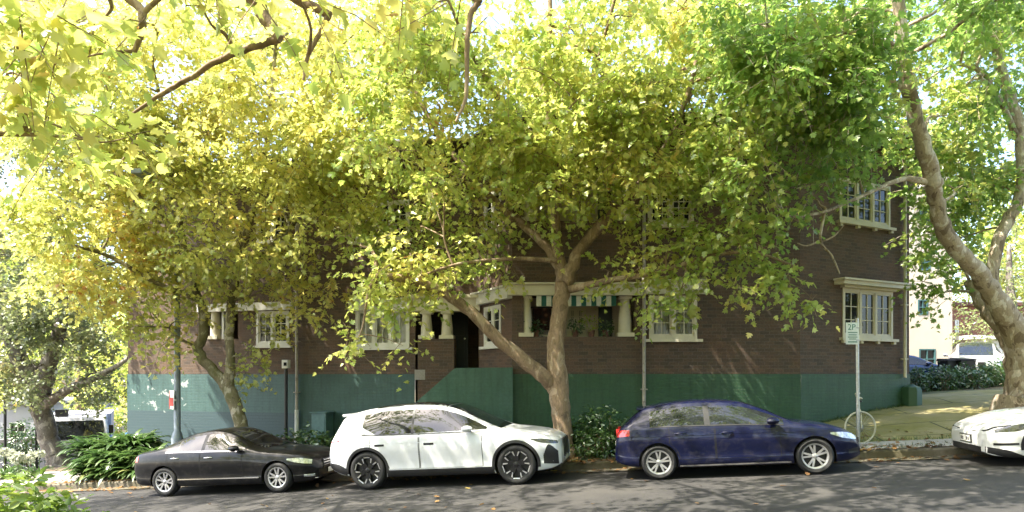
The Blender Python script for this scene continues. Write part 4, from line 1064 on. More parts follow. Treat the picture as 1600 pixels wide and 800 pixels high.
class Tree:
    def __init__(s, base): s.base = Vector(base); s.mb = MB(); s.sk = []; s.lv = []; s.tw = []
    def limb(s, pts, rad, n=12, wob=.10):
        P, r_ = smooth_path(pts, rad, 6, wob); s.mb.tube(P, r_, n); s.sk += list(zip(P, r_)); return s
    def pxlimb(s, pts, n=10):
        """(px, py, depth, half width in px of 1600)"""
        return s.limb([at(a, b, Y) for a, b, Y, _ in pts], [w_ / F * Y for a, b, Y, w_ in pts], n)
    def branch_to(s, c, r0=.03, wob=.5):
        c = Vector(c); best = min(s.sk, key=lambda k: (k[0]-c).length + (1.2 if k[0].z > c.z + .3 else 0) + (0 if k[1] > .02 else .6))
        a = best[0]; d = c - a; ln = d.length
        if ln < .25: return
        r0 = min(r0 + .008*ln, best[1]*.8); k1 = a + d*.35 + Vector((0, 0, .12*ln)) + Vector(rng.normal(size=3)*.07*ln); k2 = a + d*.7 + Vector((0, 0, .08*ln)) + Vector(rng.normal(size=3)*.07*ln)
        s.limb([a, k1, k2, c], [r0, r0*.8, r0*.55, r0*.3], 6, .05)
    def clump(s, c, r, ntw, **k):
        s.branch_to(c); s.lv.append(sprays(c, r, ntw, tm=s.tw, **k))
    def pxclump(s, px, py, Y, rx, ry, ntw, rd=None, **k):
        c = at(px, py, Y); s.clump(c, (rx/F*Y, rd if rd else (rx+ry)/2/F*Y, ry/F*Y), ntw, **k)
    def build(s, name, label, cat, group, bark, leaf, tpl=LEAF5, tf=LEAF5_F, twigs=True):
        root = thing(name, s.base, label, cat, group)
        o = s.mb.build('trunk', bark, root, smooth=70)
        if twigs:
            tm = MB()
            for a, b, c in s.tw: tm.tube([a, b, c], [.007, .005, .003], 3, caps=False)
            t_ = tm.build('twigs', bark, root); t_.parent = o
        A = [np.concatenate(x) for x in zip(*s.lv)]
        me = leaf_mesh('crown', A[0] - np.array(s.base), A[1], A[2], A[3], leaf, tpl, tf)
        c = bpy.data.objects.new('crown', me); COL.objects.link(c); c.parent = root; s.root = root
        print('TREE', name, len(A[0])); return root

KG = 'plane trees along the kerb'
def scatter(tree, n, x, y, Y, r, ntw, shape=None, seed=0, **k):
    """n clumps spread over a range of columns, rows and depths"""
    g = np.random.default_rng(seed)
    n = int(n*1.9)
    for i in range(n):
        for _ in range(30):
            px, py, dd = g.uniform(*x), g.uniform(*y), g.uniform(*Y)
            if shape is None or shape(px, py): break
        rr = g.uniform(*r)*.68; tree.pxclump(px, py, dd, rr, rr*g.uniform(.45, .75), int(ntw*.62*g.uniform(.7, 1.3)), **k)

# ---- central forked tree at the kerb
b = kerb_at(883, .62); Y0 = b.y
t = Tree((b.x, b.y, b.z - .05))
t.limb([b + Vector((.02, 0, -.25)), b + Vector((0, 0, .12)), at(879, 670, Y0), at(872, 600, Y0), at(868, 540, Y0), at(876, 470, Y0+.05), at(882, 425, Y0+.1)], [.38, .27, .215, .235, .2, .185, .175], 18, .06)
t.pxlimb([(868, 612, Y0, 10), (845, 585, Y0-.1, 11.5), (790, 540, Y0-.2, 10), (735, 488, Y0-.35, 9), (690, 455, Y0-.5, 8), (640, 438, Y0-.8, 7), (590, 430, Y0-1.1, 4)])
t.pxlimb([(880, 440, Y0, 11), (870, 380, Y0+.1, 8), (866, 300, Y0+.2, 7), (862, 220, Y0+.3, 6), (850, 140, Y0+.2, 5), (860, 40, Y0, 4), (850, -80, Y0, 3)])
t.pxlimb([(884, 440, Y0, 12), (903, 395, Y0-.1, 9), (945, 345, Y0-.2, 8), (990, 300, Y0-.4, 6), (1040, 230, Y0-.6, 5), (1080, 130, Y0-.8, 4), (1100, 20, Y0-1, 3)])
t.pxlimb([(880, 425, Y0, 9), (840, 370, Y0+.5, 7), (790, 330, Y0+.9, 6), (740, 280, Y0+1.2, 5), (680, 200, Y0+1.4, 4), (630, 110, Y0+1.4, 3)])
t.pxlimb([(890, 452, Y0-.05, 7), (960, 437, Y0-.6, 5), (1030, 425, Y0-1.0, 4), (1110, 400, Y0-1.5, 3.4), (1180, 395, Y0-1.8, 2.4), (1250, 420, Y0-2, 1.6)])
t.pxlimb([(880, 408, Y0, 4), (800, 405, Y0-.4, 3.4), (720, 412, Y0-.8, 2.6), (660, 430, Y0-1.1, 1.6)])
t.pxlimb([(866, 280, Y0+.2, 5), (900, 200, Y0-.4, 4), (930, 110, Y0-.9, 3.4), (960, 0, Y0-1.3, 2.6)])
t.pxlimb([(862, 240, Y0+.2, 5), (790, 170, Y0-.5, 4), (740, 90, Y0-1, 3), (700, 0, Y0-1.5, 2.4)])
scatter(t, 17, (560, 1140), (-15, 70), (Y0-2.2, Y0+1.4), (70, 105), 34, seed=1)
scatter(t, 22, (540, 1150), (60, 210), (Y0-2.6, Y0+1.4), (60, 95), 42, seed=2)
scatter(t, 20, (560, 1130), (210, 300), (Y0-2.2, Y0+1.6), (50, 80), 34, seed=3)
for px, py, d, r_, n in [(1010,330,-.5,60,30),(1110,255,-.8,40,20),(1165,335,-1.2,44,22),(1040,385,-1.0,55,34),(1110,375,-1.3,60,38),(1180,395,-1.7,45,26),(1225,440,-1.9,30,16),(1075,430,-1.2,50,26),(1000,430,-.8,40,18),(1165,455,-1.9,24,9),
                      (950,425,-.4,34,8),(700,330,.9,70,38),(630,350,.6,70,40),(570,380,.2,60,36),(660,420,-.9,55,30),(590,440,-1.2,50,34),(555,535,-1.4,20,6),(600,478,-1.2,30,12),(685,470,-.7,22,8),(640,395,-.8,60,30),(760,360,.4,60,26),(790,425,-.5,36,9),(735,395,0,60,30),(815,325,.5,50,16),(905,300,.1,60,20),(860,360,-.4,34,8),(950,310,-.5,50,20),(1060,470,-1.2,34,9),(1020,470,-1.1,24,7),(1270,468,-2,16,6),(545,545,-1.3,16,5),(630,540,-1.3,15,4)]:
    t.pxclump(px, py, Y0+d, r_, r_*.6, n)
scatter(t, 12, (560, 1150), (-20, 190), (Y0+1.2, Y0+2.6), (60, 95), 44, seed=4)
scatter(t, 11, (580, 1110), (110, 235), (Y0-2.4, Y0-.6), (50, 80), 42, seed=5)
t.build('street_tree', 'slender forked street tree rising between the white SUV and the navy hatchback', 'tree', KG, M['bark'], M['leaf_m'])

# ---- left forked tree behind the black sedan
b = kerb_at(386, 1.1); Y0 = b.y
t = Tree((b.x, b.y, b.z - .05))
t.limb([b + Vector((.05, 0, -.2)), b + Vector((0, 0, .2)), at(376, 660, Y0), at(362, 618, Y0), at(350, 598, Y0)], [.27, .21, .175, .18, .17], 16, .06)
t.pxlimb([(354, 604, Y0, 9), (325, 570, Y0-.05, 8), (310, 548, Y0-.1, 7.5), (318, 520, Y0-.15, 7), (316, 480, Y0-.2, 6), (300, 440, Y0-.3, 5.5), (285, 370, Y0-.4, 5), (270, 280, Y0-.5, 4.5), (250, 150, Y0-.6, 3.5)])
t.pxlimb([(356, 602, Y0, 10), (360, 560, Y0+.05, 7), (358, 520, Y0+.1, 7), (362, 470, Y0+.2, 6.5), (375, 400, Y0+.3, 6), (400, 310, Y0+.3, 5), (420, 200, Y0+.2, 4), (430, 80, Y0, 3)])
t.pxlimb([(372, 420, Y0+.25, 5), (440, 370, Y0, 4), (500, 300, Y0-.4, 3.5), (560, 200, Y0-.8, 3)])
t.pxlimb([(312, 470, Y0-.2, 4), (240, 440, Y0-.6, 3.4), (170, 400, Y0-1, 3), (100, 380, Y0-1.4, 2)])
t.pxlimb([(285, 360, Y0-.4, 4), (200, 290, Y0-.7, 3.5), (120, 200, Y0-1, 3), (60, 110, Y0-1.2, 2.2)])
scatter(t, 20, (30, 620), (-15, 70), (Y0-2.6, Y0+1.4), (60, 100), 38, seed=11)
scatter(t, 28, (20, 620), (60, 220), (Y0-3.0, Y0+1.6), (55, 90), 46, seed=12)
scatter(t, 28, (30, 600), (220, 350), (Y0-2.4, Y0+1.2), (50, 80), 42, seed=13)
scatter(t, 12, (60, 460), (350, 440), (Y0-1.8, Y0+1.0), (44, 64), 36, seed=14)
for px, py, d, r_, n in [(225,360,-.6,54,40),(180,330,-.8,54,36),(240,420,-.5,50,40),(205,440,-.7,44,30),(262,395,-.4,44,30),(215,510,-.9,34,18),(290,460,-.5,34,20),(80,370,-1.5,60,40),(140,425,-1.2,60,40),(60,440,-1.6,36,18),(220,470,-.8,50,28),(280,500,-.4,40,20),(250,540,-.6,34,14),(400,470,.1,44,18),(440,440,0,44,20),(395,560,.1,26,12),(380,590,.1,18,7),(420,520,.1,22,8),(490,480,-.3,34,14),(520,440,-.4,46,22),(470,400,.2,50,24),(340,440,0,50,18),(150,480,-1,40,18)]:
    t.pxclump(px, py, Y0+d, r_, r_*.6, n)
scatter(t, 14, (20, 600), (-20, 200), (Y0+1.0, Y0+2.6), (60, 90), 44, seed=15)
scatter(t, 8, (180, 600), (130, 230), (Y0-2.4, Y0-.8), (50, 76), 42, seed=16)
t.build('street_tree', 'mossy forked street tree leaning behind the black sedan', 'tree', KG, M['barkmoss'], M['leaf_y'])

# ---- thick shaded tree at the far left corner
b = kerb_at(92, 4.2); Y0 = b.y
t = Tree((b.x, b.y, b.z - .1))
t.limb([b + Vector((.05, 0, -.2)), b + Vector((0, 0, .25)), at(78, 690, Y0), at(66, 645, Y0), at(56, 610, Y0), at(48, 570, Y0)], [.48, .36, .31, .30, .31, .27], 16, .06)
t.pxlimb([(56, 620, Y0, 15), (30, 560, Y0-.2, 12), (0, 500, Y0-.4, 10), (-40, 420, Y0-.6, 8), (-60, 300, Y0-.8, 5)])
t.pxlimb([(62, 612, Y0, 16), (80, 560, Y0-.1, 11), (96, 500, Y0-.2, 9), (100, 420, Y0-.2, 7), (110, 320, Y0-.2, 5)])
t.pxlimb([(66, 640, Y0, 8), (100, 612, Y0-.3, 7), (150, 590, Y0-.8, 5), (200, 560, Y0-1, 3)])
scatter(t, 26, (-80, 190), (300, 480), (Y0-2, Y0+1.6), (40, 64), 34, seed=21, size=(.11, .17))
scatter(t, 26, (-70, 190), (480, 620), (Y0-1.6, Y0+1.6), (28, 46), 28, shape=lambda x, y: y < 630 - abs(x - 90)*.12, seed=22, size=(.11, .17))
scatter(t, 30, (-120, 210), (20, 310), (Y0-1.5, Y0+2.5), (50, 80), 42, seed=23)
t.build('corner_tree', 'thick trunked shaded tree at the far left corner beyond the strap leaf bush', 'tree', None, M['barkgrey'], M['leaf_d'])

# ---- big pale tree at the right behind the sports car
b = kerb_at(1612, 3.6); Y0 = b.y
t = Tree((b.x, b.y, b.z - .1))
t.limb([b + Vector((.1, 0, -.3)), b + Vector((0, 0, .2)), at(1612, 620, Y0), at(1610, 575, Y0), at(1604, 530, Y0)], [.95, .66, .54, .5, .46], 20, .05)
t.pxlimb([(1604, 545, Y0, 24), (1570, 490, Y0-.2, 17), (1530, 430, Y0-.5, 13), (1480, 370, Y0-.9, 12), (1462, 310, Y0-1.2, 11), (1455, 270, Y0-1.5, 12), (1432, 190, Y0-1.9, 11), (1412, 90, Y0-2.3, 10), (1402, -40, Y0-2.7, 8)], 14)
t.pxlimb([(1555, 468, Y0-.3, 11), (1550, 420, Y0-.2, 9), (1570, 355, Y0-.2, 9), (1595, 300, Y0-.1, 8), (1592, 200, Y0, 8), (1560, 90, Y0, 7), (1545, -30, Y0, 5)], 12)
t.pxlimb([(1600, 560, Y0+.3, 22), (1578, 525, Y0+.5, 16), (1540, 480, Y0+.9, 11), (1515, 440, Y0+1.2, 8)], 12)
t.pxlimb([(1606, 540, Y0, 22), (1640, 470, Y0, 18), (1680, 370, Y0, 14), (1690, 200, Y0, 10), (1680, 0, Y0, 7)], 12)
t.pxlimb([(1412, 85, Y0-2.3, 7), (1370, 60, Y0-2.6, 5), (1320, 50, Y0-2.9, 4), (1240, 60, Y0-3.2, 3)])
t.pxlimb([(1424, 150, Y0-2, 6), (1390, 125, Y0-2.4, 4), (1340, 118, Y0-2.7, 3.4), (1270, 150, Y0-3, 3), (1200, 220, Y0-3.2, 2)])
t.pxlimb([(1455, 285, Y0-1.4, 6), (1410, 280, Y0-1.6, 4), (1360, 300, Y0-2, 3), (1290, 330, Y0-2.4, 2.4), (1230, 340, Y0-2.8, 1.6)])
t.pxlimb([(1290, 325, Y0-2.4, 2.4), (1282, 375, Y0-2.3, 2), (1300, 400, Y0-2.3, 1.6), (1312, 428, Y0-2.3, 1)]); t.pxlimb([(1282, 375, Y0-2.3, 1.6), (1262, 384, Y0-2.3, 1.2), (1246, 380, Y0-2.3, .8)]); t.pxlimb([(1284, 378, Y0-2.3, 1.4), (1304, 368, Y0-2.3, 1.1), (1318, 352, Y0-2.3, .8)])
t.pxlimb([(1590, 215, Y0, 5), (1540, 120, Y0-.6, 4), (1500, 100, Y0-1, 3)])
scatter(t, 20, (1130, 1720), (-15, 50), (Y0-4.4, Y0+1.2), (60, 100), 38, seed=31)
scatter(t, 26, (1130, 1370), (30, 200), (Y0-4.4, Y0-1.2), (50, 84), 34, seed=32)
scatter(t, 12, (1480, 1760), (40, 300), (Y0-1.2, Y0+1.6), (46, 74), 38, seed=33)
for px, py, d, r_, n in [(1180,250,-3,70,36),(1250,240,-2.4,64,28),(1310,255,-1.9,56,24),(1345,262,-2,36,14),(1200,310,-3,60,30),(1270,312,-2.4,36,11),(1335,215,-1.6,46,16),(1150,200,-3.2,70,36),(1410,150,.2,50,30),(1440,80,.4,50,30),(1400,60,.2,50,26),(1480,60,.6,50,26),(1390,210,.0,40,24),(1440,230,.2,40,20),(1490,220,-.2,44,20),(1500,290,-.6,40,18),(1480,150,.1,44,22),(1530,200,-.6,44,22),(1430,300,.3,30,12),(1500,370,.6,34,14),(1470,430,.9,30,14),(1455,470,.9,22,8),(1225,350,-2.9,30,8),(1500,240,.4,50,22),(1560,270,.3,40,16),(1450,400,.6,34,16),(1440,360,.2,34,18),(1480,340,.8,40,20),(1520,330,1,40,20),(1490,260,.8,46,24),(1540,150,.6,46,22),(1580,130,.3,44,20),(1430,440,.9,20,8),(1445,285,3,44,30),(1475,330,3.5,44,30),(1440,375,4,38,26),(1495,300,3,44,28),(1460,240,3,44,28),(1500,380,4,40,24),(1450,200,3,44,26),(1140,270,-3.2,50,24)]:
    t.pxclump(px, py, Y0+d, r_, r_*.6, n)
t.limb([at(1402, -40, Y0-2.7), Vector((8.0, 10.5, 10.2)), Vector((7.0, 8.0, 10.6))], [.13, .10, .05], 8, .05)
g_ = np.random.default_rng(43)  # unseen leaf clumps added above the frame to shade the road
for i in range(52):
    x_, y_ = g_.uniform(0, 15), g_.uniform(5.5, 11.5); t.clump((x_, y_, max(9.6, 3.2 + .66*y_ + g_.uniform(.9, 2.2))), (1.2, 1.2, .6), int(g_.uniform(24, 46)))
t.build('street_tree', 'large pale barked tree with spreading limbs behind the white sports car', 'tree', KG, M['barkpale'], M['leaf_g'])

# ---- tree on the near side of the street whose branch hangs into the top left
t = Tree((-7.6, 4.6, ground(-7.6, 4.6) - .1)); bb = t.base
t.limb([bb, bb + Vector((0, 0, .5)), bb + Vector((.1, .1, 3)), bb + Vector((.3, .2, 5.2)), bb + Vector((.2, .4, 7.5)), bb + Vector((0, .4, 10))], [.45, .33, .27, .25, .18, .08], 16, .06)
t.limb([bb + Vector((.3, .2, 5.2)), Vector((-5.6, 5.6, 7.4)), Vector((-4.0, 6.4, 7.3)), at(385, -10, 6.9), at(412, 28, 6.9), at(438, 62, 6.9)], [.2, .15, .11, .085, .065, .05], 12, .05)
t.pxlimb([(436, 60, 6.9, 6.5), (408, 70, 6.95, 5.5), (350, 90, 7.0, 5), (300, 120, 7.1, 4.2), (250, 148, 7.2, 3.4), (202, 182, 7.3, 2.2)])
t.limb([Vector((-4.0, 6.4, 7.3)), at(450, -10, 6.6), at(488, 10, 6.6), at(516, 24, 6.6)], [.08, .055, .05, .04], 8, .05)
t.pxlimb([(514, 24, 6.6, 5), (500, 52, 6.6, 4), (482, 85, 6.6, 3.5), (474, 125, 6.6, 2)])
t.limb([Vector((-4.0, 6.4, 7.3)), at(640, -60, 6.2), at(735, -10, 6.2), at(748, 5, 6.2)], [.07, .055, .05, .036], 8, .05)
t.pxlimb([(748, 4, 6.2, 5), (735, 25, 6.2, 4.5), (730, 70, 6.2, 4), (728, 150, 6.2, 3), (712, 190, 6.2, 2)])
t.limb([bb + Vector((.25, .2, 4.4)), at(-80, 205, 5.6), at(0, 209, 5.8), at(80, 212, 6), at(148, 220, 6.2)], [.12, .05, .024, .018, .008], 8, .05)
t.limb([Vector((-5.6, 5.6, 7.4)), at(180, -20, 6.2), at(222, 30, 6.2), at(210, 82, 6.3)], [.08, .045, .035, .022], 8, .05)
t.pxlimb([(212, 80, 6.3, 3), (170, 82, 6.3, 2), (120, 92, 6.4, 1.2)])
for px, py, Y, r_, n in [(20,60,5.2,70,13),(60,120,5.4,60,10),(40,20,5,70,12),(200,215,6.4,34,7),(100,225,6.2,36,7),(440,-5,5.4,70,8),(300,-30,6,90,10),(160,30,6.4,50,7),(20,140,5.6,40,6),(620,-30,6.2,60,6),(700,20,6.2,40,3),(320,20,6.6,34,5),(230,40,6.2,34,4)]:
    t.pxclump(px, py, Y, r_, r_*.6, n, size=(.13, .20), per=6)
for c, n in [((-8.5,4,9.5),60),((-6.2,3.2,9),60),((-9,6,8.5),60),((-5,5,10),60),((-7.5,2,8),50),((-3.4,4.2,9.6),50)]:
    t.clump(c, (1.5, 1.5, 1.0), n)
t.limb([bb + Vector((.2, .4, 7.5)), Vector((-4.5, 6.0, 9.6)), Vector((-.5, 7.5, 10.4)), Vector((3.5, 8.2, 10.8))], [.16, .13, .10, .05], 8, .05)
t.limb([bb + Vector((.2, .4, 6.5)), Vector((-8.6, 7.6, 9.2)), Vector((-9.5, 10.0, 10.2))], [.13, .09, .05], 8, .05)
g_ = np.random.default_rng(41)  # more overhead clumps, out of view, added to shade the road and cars
for i in range(84):
    x_, y_ = g_.uniform(-18, 4), g_.uniform(5.5, 13.0); t.clump((x_, y_, max(9.3, 3.2 + .66*y_ + g_.uniform(.9, 2.2))), (1.1, 1.1, .6), int(g_.uniform(24, 46)))
t.build('overhanging_tree', 'near tree whose bare branches and large leaves hang into the top left corner', 'tree', None, M['bark'], M['leaf_m'])

# ---- trees across the street (they shade the road and stand in the car windows)
def row_tree(x, y, sc, leafm, label, seed):
    global rng
    rng = np.random.default_rng(seed)
    z = ground(x, y) - .1; t = Tree((x, y, z)); b = t.base
    t.limb([b, b + Vector((0, 0, .4)), b + Vector((.1, 0, 2.2*sc)), b + Vector((.2, .1, 4*sc)), b + Vector((.1, 0, 7*sc))], [.42*sc, .3*sc, .25*sc, .22*sc, .08], 12)
    for i in range(22):
        a = i*2.4; h = (2.6 + i*.26)*sc; rr = (3.0 - .09*i)*sc
        c = b + Vector((rr*math.cos(a), rr*math.sin(a), h)); t.clump(c, (1.3*sc, 1.3*sc, .7*sc), 70, per=6, size=(.24, .36))
    t.clump(b + Vector((0, 0, 8.2*sc)), (1.8*sc, 1.8*sc, 1.2*sc), 90, per=6, size=(.24, .36))
    return t.build('street_tree', label, 'tree', 'plane trees across the street', M['bark'], leafm, twigs=False)
first = row_tree(2.5, -5.5, 2.0, M['leaf_m'], 'tree on the near side of the street opposite the house', 5)
def copy_tree(src, loc, rz, sc, label):
    r = src.copy(); COL.objects.link(r); r.location = loc; r.rotation_euler = (0, 0, rz); r.scale = (sc, sc, sc); r['label'] = label
    for ch in list(src.children):
        c = ch.copy(); COL.objects.link(c); c.parent = r
        for g_ in ch.children: d = g_.copy(); COL.objects.link(d); d.parent = c
    return r
for x, y, rz, sc, lb in [(-8.5, -6, 1, 1.0, 'tree on the near side of the street at the lower left'), (13, -5.5, 2.2, 1.05, 'tree on the near side of the street at the upper right'), (8, -17, 3, 1.2, 'taller tree set back from the near side of the street'), (-3.5, -17, 4, 1.15, 'broad tree set back from the near side of the street'), (23, -8, 5, .95, 'tree on the near side of the street near the crossing'), (-20, -5, 6, .9, 'tree on the near side of the street at the bottom of the hill')]:
    copy_tree(first, (x, y, ground(x, y) - .1), rz, sc, lb)
rng = np.random.default_rng(99)
# ------------------------------------------------------------------ shrubs
def leafy(name, label, cat, spots, leafm, size, ntw, group=None, per=6, tpl=LEAFO, tf=LEAFO_F, tl=(.15, .35), up=.6):
    """spots: (centre on the ground, rx, ry, height)"""
    base = spots[0][0]; root = thing(name, base, label, cat, group); lv = []; mb = MB()
    for c, rx, ry, h in spots:
        c = Vector(c); lv.append(sprays((c.x, c.y, c.z + h*.52), (rx, ry, h*.45), ntw, per, size, up, .1, tl))
        for i in range(7):
            a = rng.uniform(0, 6.3); q = c + Vector((math.cos(a)*rx*.6, math.sin(a)*ry*.6, h*rng.uniform(.5, .85))); mb.tube([c + Vector((math.cos(a)*.06, math.sin(a)*.06, -.08)), c.lerp(q, .5) + Vector((0, 0, .06)), q], [.014, .010, .005], 5)
    mb.build('stem', M['bark'], root)
    A = [np.concatenate(x) for x in zip(*lv)]; me = leaf_mesh('foliage', A[0] - np.array(base), A[1], A[2], A[3], leafm, tpl, tf)
    o = bpy.data.objects.new('foliage', me); COL.objects.link(o); o.parent = root; return root
def straps(name, label, cat, spots, leafm, n, ln=(.5, .95), wd=.045, group=None, flowers=None):
    base = spots[0]; root = thing(name, base, label, cat, group); V = []; Fc = []; st_ = []; k = 0
    for c in spots:
        c = np.array(c, float)
        for i in range(n):
            a = rng.uniform(0, 2*math.pi); d = np.array([math.cos(a), math.sin(a), 0]); sd = np.array([-d[1], d[0], 0]); l = rng.uniform(*ln); el = rng.uniform(.75, 1.5); w_ = wd*rng.uniform(.7, 1.2)
            p = c + d*rng.uniform(0, .14) + sd*rng.uniform(-.1, .1) - np.array(base); m = 7; e = el
            for j in range(m):
                f = j/(m-1); ww = w_*(.55 + .9*f)*(1 - f**3)*.8 + .002; V += [p - sd*ww + np.array([0,0,.008]), p + np.array([0,0,-.006]), p + sd*ww + np.array([0,0,.008])]
                p = p + (d*math.cos(e) + np.array([0, 0, math.sin(e)]))*l/(m-1); e -= rng.uniform(.18, .42)
            for j in range(m-1):
                b_ = k + j*3; Fc += [b_, b_+1, b_+4, b_+3, b_+1, b_+2, b_+5, b_+4]
            k += m*3
    me = mesh_np('foliage', np.array(V), np.array(Fc), np.arange(0, len(Fc), 4), leafm)
    o = bpy.data.objects.new('foliage', me); COL.objects.link(o); o.parent = root
    if flowers:
        for fx in flowers:
            fb = MB(); c = Vector(spots[fx[0]]); q = c + Vector(fx[1]); fb.tube([c, c.lerp(q, .5) + Vector((.02, 0, .03)), q], [.012, .009, .006], 5); st__ = fb.build('flower_stem', M['leaf_lime'], root)
            n_ = 90; D = unit(rng.normal(size=(n_, 3)) + np.array([0, 0, .35])); P = np.array(q)[None] + D*.05 - np.array(base); N = unit(np.cross(D, rng.normal(size=(n_, 3))))
            me = leaf_mesh('flower_head', P, N, D, rng.uniform(.08, .13, n_), M['petal'], LEAFO, LEAFO_F); o = bpy.data.objects.new('flower_head', me); COL.objects.link(o); o.parent = st__
    return root
sp_ = [kerb_at(px, t_) for px, t_ in ((148, .45), (160, .55), (178, .4), (198, .5), (216, .4), (236, .6), (156, 1.1), (176, 1.2), (200, 1.2), (226, 1.3), (142, .9), (186, .9), (210, .9))]
sp_ = sp_ + [p + Vector((.12, .06, .32)) for p in sp_] + [p + Vector((-.08, .1, .6)) for p in sp_[6:]]
straps('strap_leaf_bush', 'big dark green strap leaf bush beside the tail of the black sedan', 'bush', sp_, M['leaf_strap'], 75, (.5, .95), .075)
leafy('broadleaf_shrub', 'low leafy shrub by the downpipe between the sedan and the white SUV', 'shrub', [(kerb_at(px, t_), .42, .4, h) for px, t_, h in ((445, 1.5, .85), (470, 1.7, 1.05), (497, 1.5, .95), (520, 1.6, .8), (425, 1.6, .55))], M['leaf_s'], (.10, .17), 55)
leafy('broadleaf_shrub', 'rounded leafy shrub at the kerb between the forked trunk and the navy hatchback', 'shrub', [(kerb_at(px, t_), .36, .36, h) for px, t_, h in ((905, .95, .9), (928, 1.0, 1.12), (950, .9, 1.05), (968, .8, .85), (918, .55, .6), (945, .5, .6), (990, 1.0, .8))], M['leaf_s'], (.09, .15), 70)
hs = []
for i in range(11):
    px = 1428 + i*16; Y = 22.6 + (i % 3)*.45; X = (px-800)/F*Y; hs.append((on(X, Y), .40, .42, .72 + .25*rng.random()))
leafy('hedge', 'dark green hedge along the top of the mossy driveway', 'hedge', hs, M['leaf_s'], (.10, .18), 75)
def pt(px, Y): X = (px-800)/F*Y; return on(X, Y)
leafy('lime_bush', 'bright lime green leafy bush in the near lower left corner', 'bush', [(pt(px, Y), .42, .4, h) for px, Y, h in ((-60, 6.6, 1.3), (-10, 6.5, 1.22), (30, 6.55, 1.12), (62, 6.6, .98), (92, 6.75, .82), (15, 7.0, 1.2), (50, 7.0, 1.05), (-40, 7.0, 1.3))], M['leaf_lime'], (.10, .18), 60)
leafy('reflection_hedge', 'unseen tall hedge added behind the camera to darken the car reflections', 'hedge', [(on(x, -5.0 - x*.1), 1.6, .9, 3.0) for x in range(-24, 29, 2)], M['leaf_s'], (.25, .4), 60)  # added out of view so the car sides reflect something dark
f_ = [kerb_at(px, t_) for px, t_ in ((30, .5), (42, .7))]
straps('flowering_plant', 'small lime leaved plant with a round cream flower head on the left verge', 'plant', f_, M['leaf_lime'], 36, (.3, .55), .035, None, [(0, (0, 0, .72)), (1, (.05, 0, .6)), (0, (-.12, .05, .62))])
f_ = [kerb_at(px, t_) for px, t_ in ((6, 1.2), (-14, .9), (58, 1.6), (16, 2.1))]
straps('flowering_plant', 'clump of white flower heads over dark leaves at the left edge', 'plant', f_, M['leaf_strap'], 34, (.35, .6), .035, None, [(0, (0, 0, .8)), (1, (.05, 0, .85)), (2, (.05, .05, .62)), (3, (0, 0, .7)), (0, (.25, 0, .7)), (2, (-.2, .05, .6))])

# ------------------------------------------------------------------ street furniture
def text_mesh(txt, size, loc, rz, m, name, parent, root):
    cu = bpy.data.curves.new('lettering', 'FONT'); cu.body = txt; cu.size = size; cu.align_x = 'CENTER'; cu.align_y = 'CENTER'; cu.extrude = 0.001; cu.resolution_u = 2
    o = bpy.data.objects.new('lettering', cu); COL.objects.link(o)
    dg = bpy.context.evaluated_depsgraph_get(); me = bpy.data.meshes.new_from_object(o.evaluated_get(dg)); bpy.data.objects.remove(o)
    mtx = Matrix.Translation(Vector(loc) - Vector(root['_o'])) @ Matrix.Rotation(rz, 4, 'Z') @ Matrix.Rotation(R(90), 4, 'X')
    me.transform(mtx); me.materials.clear(); me.materials.append(m)
    q = bpy.data.objects.new(name, me); COL.objects.link(q); q.parent = parent; return q
M['polegrey'] = plain('blue_grey_pole_paint', (0.20, 0.235, 0.27), 0.45, 0.2, var=0.15, scale=5, dirt=((0.12, 0.13, 0.14), 7, 0.6))
M['signwhite'] = plain('sign_face_white', (0.62, 0.66, 0.62), 0.4, var=0.08, dirt=((0.4, 0.43, 0.4), 9, 0.6)); M['signgreen'] = plain('sign_green_ink', (0.03, 0.16, 0.10), 0.5); M['signred'] = plain('sign_red_ink', (0.5, 0.04, 0.03), 0.45)
b = kerb_at(277, .75); lp = thing('street_lamp', b, 'tall blue grey street lamp post with a stepped base behind the black sedan', 'lamp post')
mb = MB(); mb.lathe([(.15, -.2), (.15, .95), (.135, 1.0), (.12, 1.08), (.085, 1.16), (.08, 2.8), (.06, 6.8)], 16, 'z', b); po = mb.build('pole', M['polegrey'], lp, smooth=35)
mb = MB(); mb.box(b + Vector((0, -.151, .55)), (.12, .012, .4)); sub('access_door', mb, M['polegrey'], po, lp)
mb = MB(); mb.tube([b + Vector((0, 0, 6.7)), b + Vector((.05, -.4, 7.3)), b + Vector((.1, -1.4, 7.5))], [.05, .04, .035], 10); mb.build('lamp_arm', M['polegrey'], lp, smooth=50)
mb = MB(); mb.box(b + Vector((.12, -1.75, 7.48)), (.26, .7, .12)); mb.build('lamp_head', M['polegrey'], lp, bevel=.03)
sg = at(268.5, 625, b.y - .1); s_ = thing('no_stopping_sign', sg, 'narrow red and white parking sign fixed to the blue grey lamp post', 'street sign')
rz = R(-32); mb = MB(); mb.box(sg, (.22, .012, .50), rz); mb.build('sign_plate', M['signwhite'], s_, bevel=.003)
dv = Vector((math.cos(rz), math.sin(rz), 0)); nv = Vector((dv.y, -dv.x, 0))
mb = MB(); mb.box(sg + nv*.009 + Vector((0, 0, -.05)), (.17, .006, .22), rz); mb.build('red_panel', M['signred'], s_)
mb = MB(); mb.box(sg + nv*.009 - dv*.097, (.022, .006, .48), rz); mb.build('red_border', M['signred'], s_)
mb = MB(); mb.box(sg + dv*.10 - nv*.03, (.06, .05, .06), rz); mb.build('clamp', M['metal'], s_)
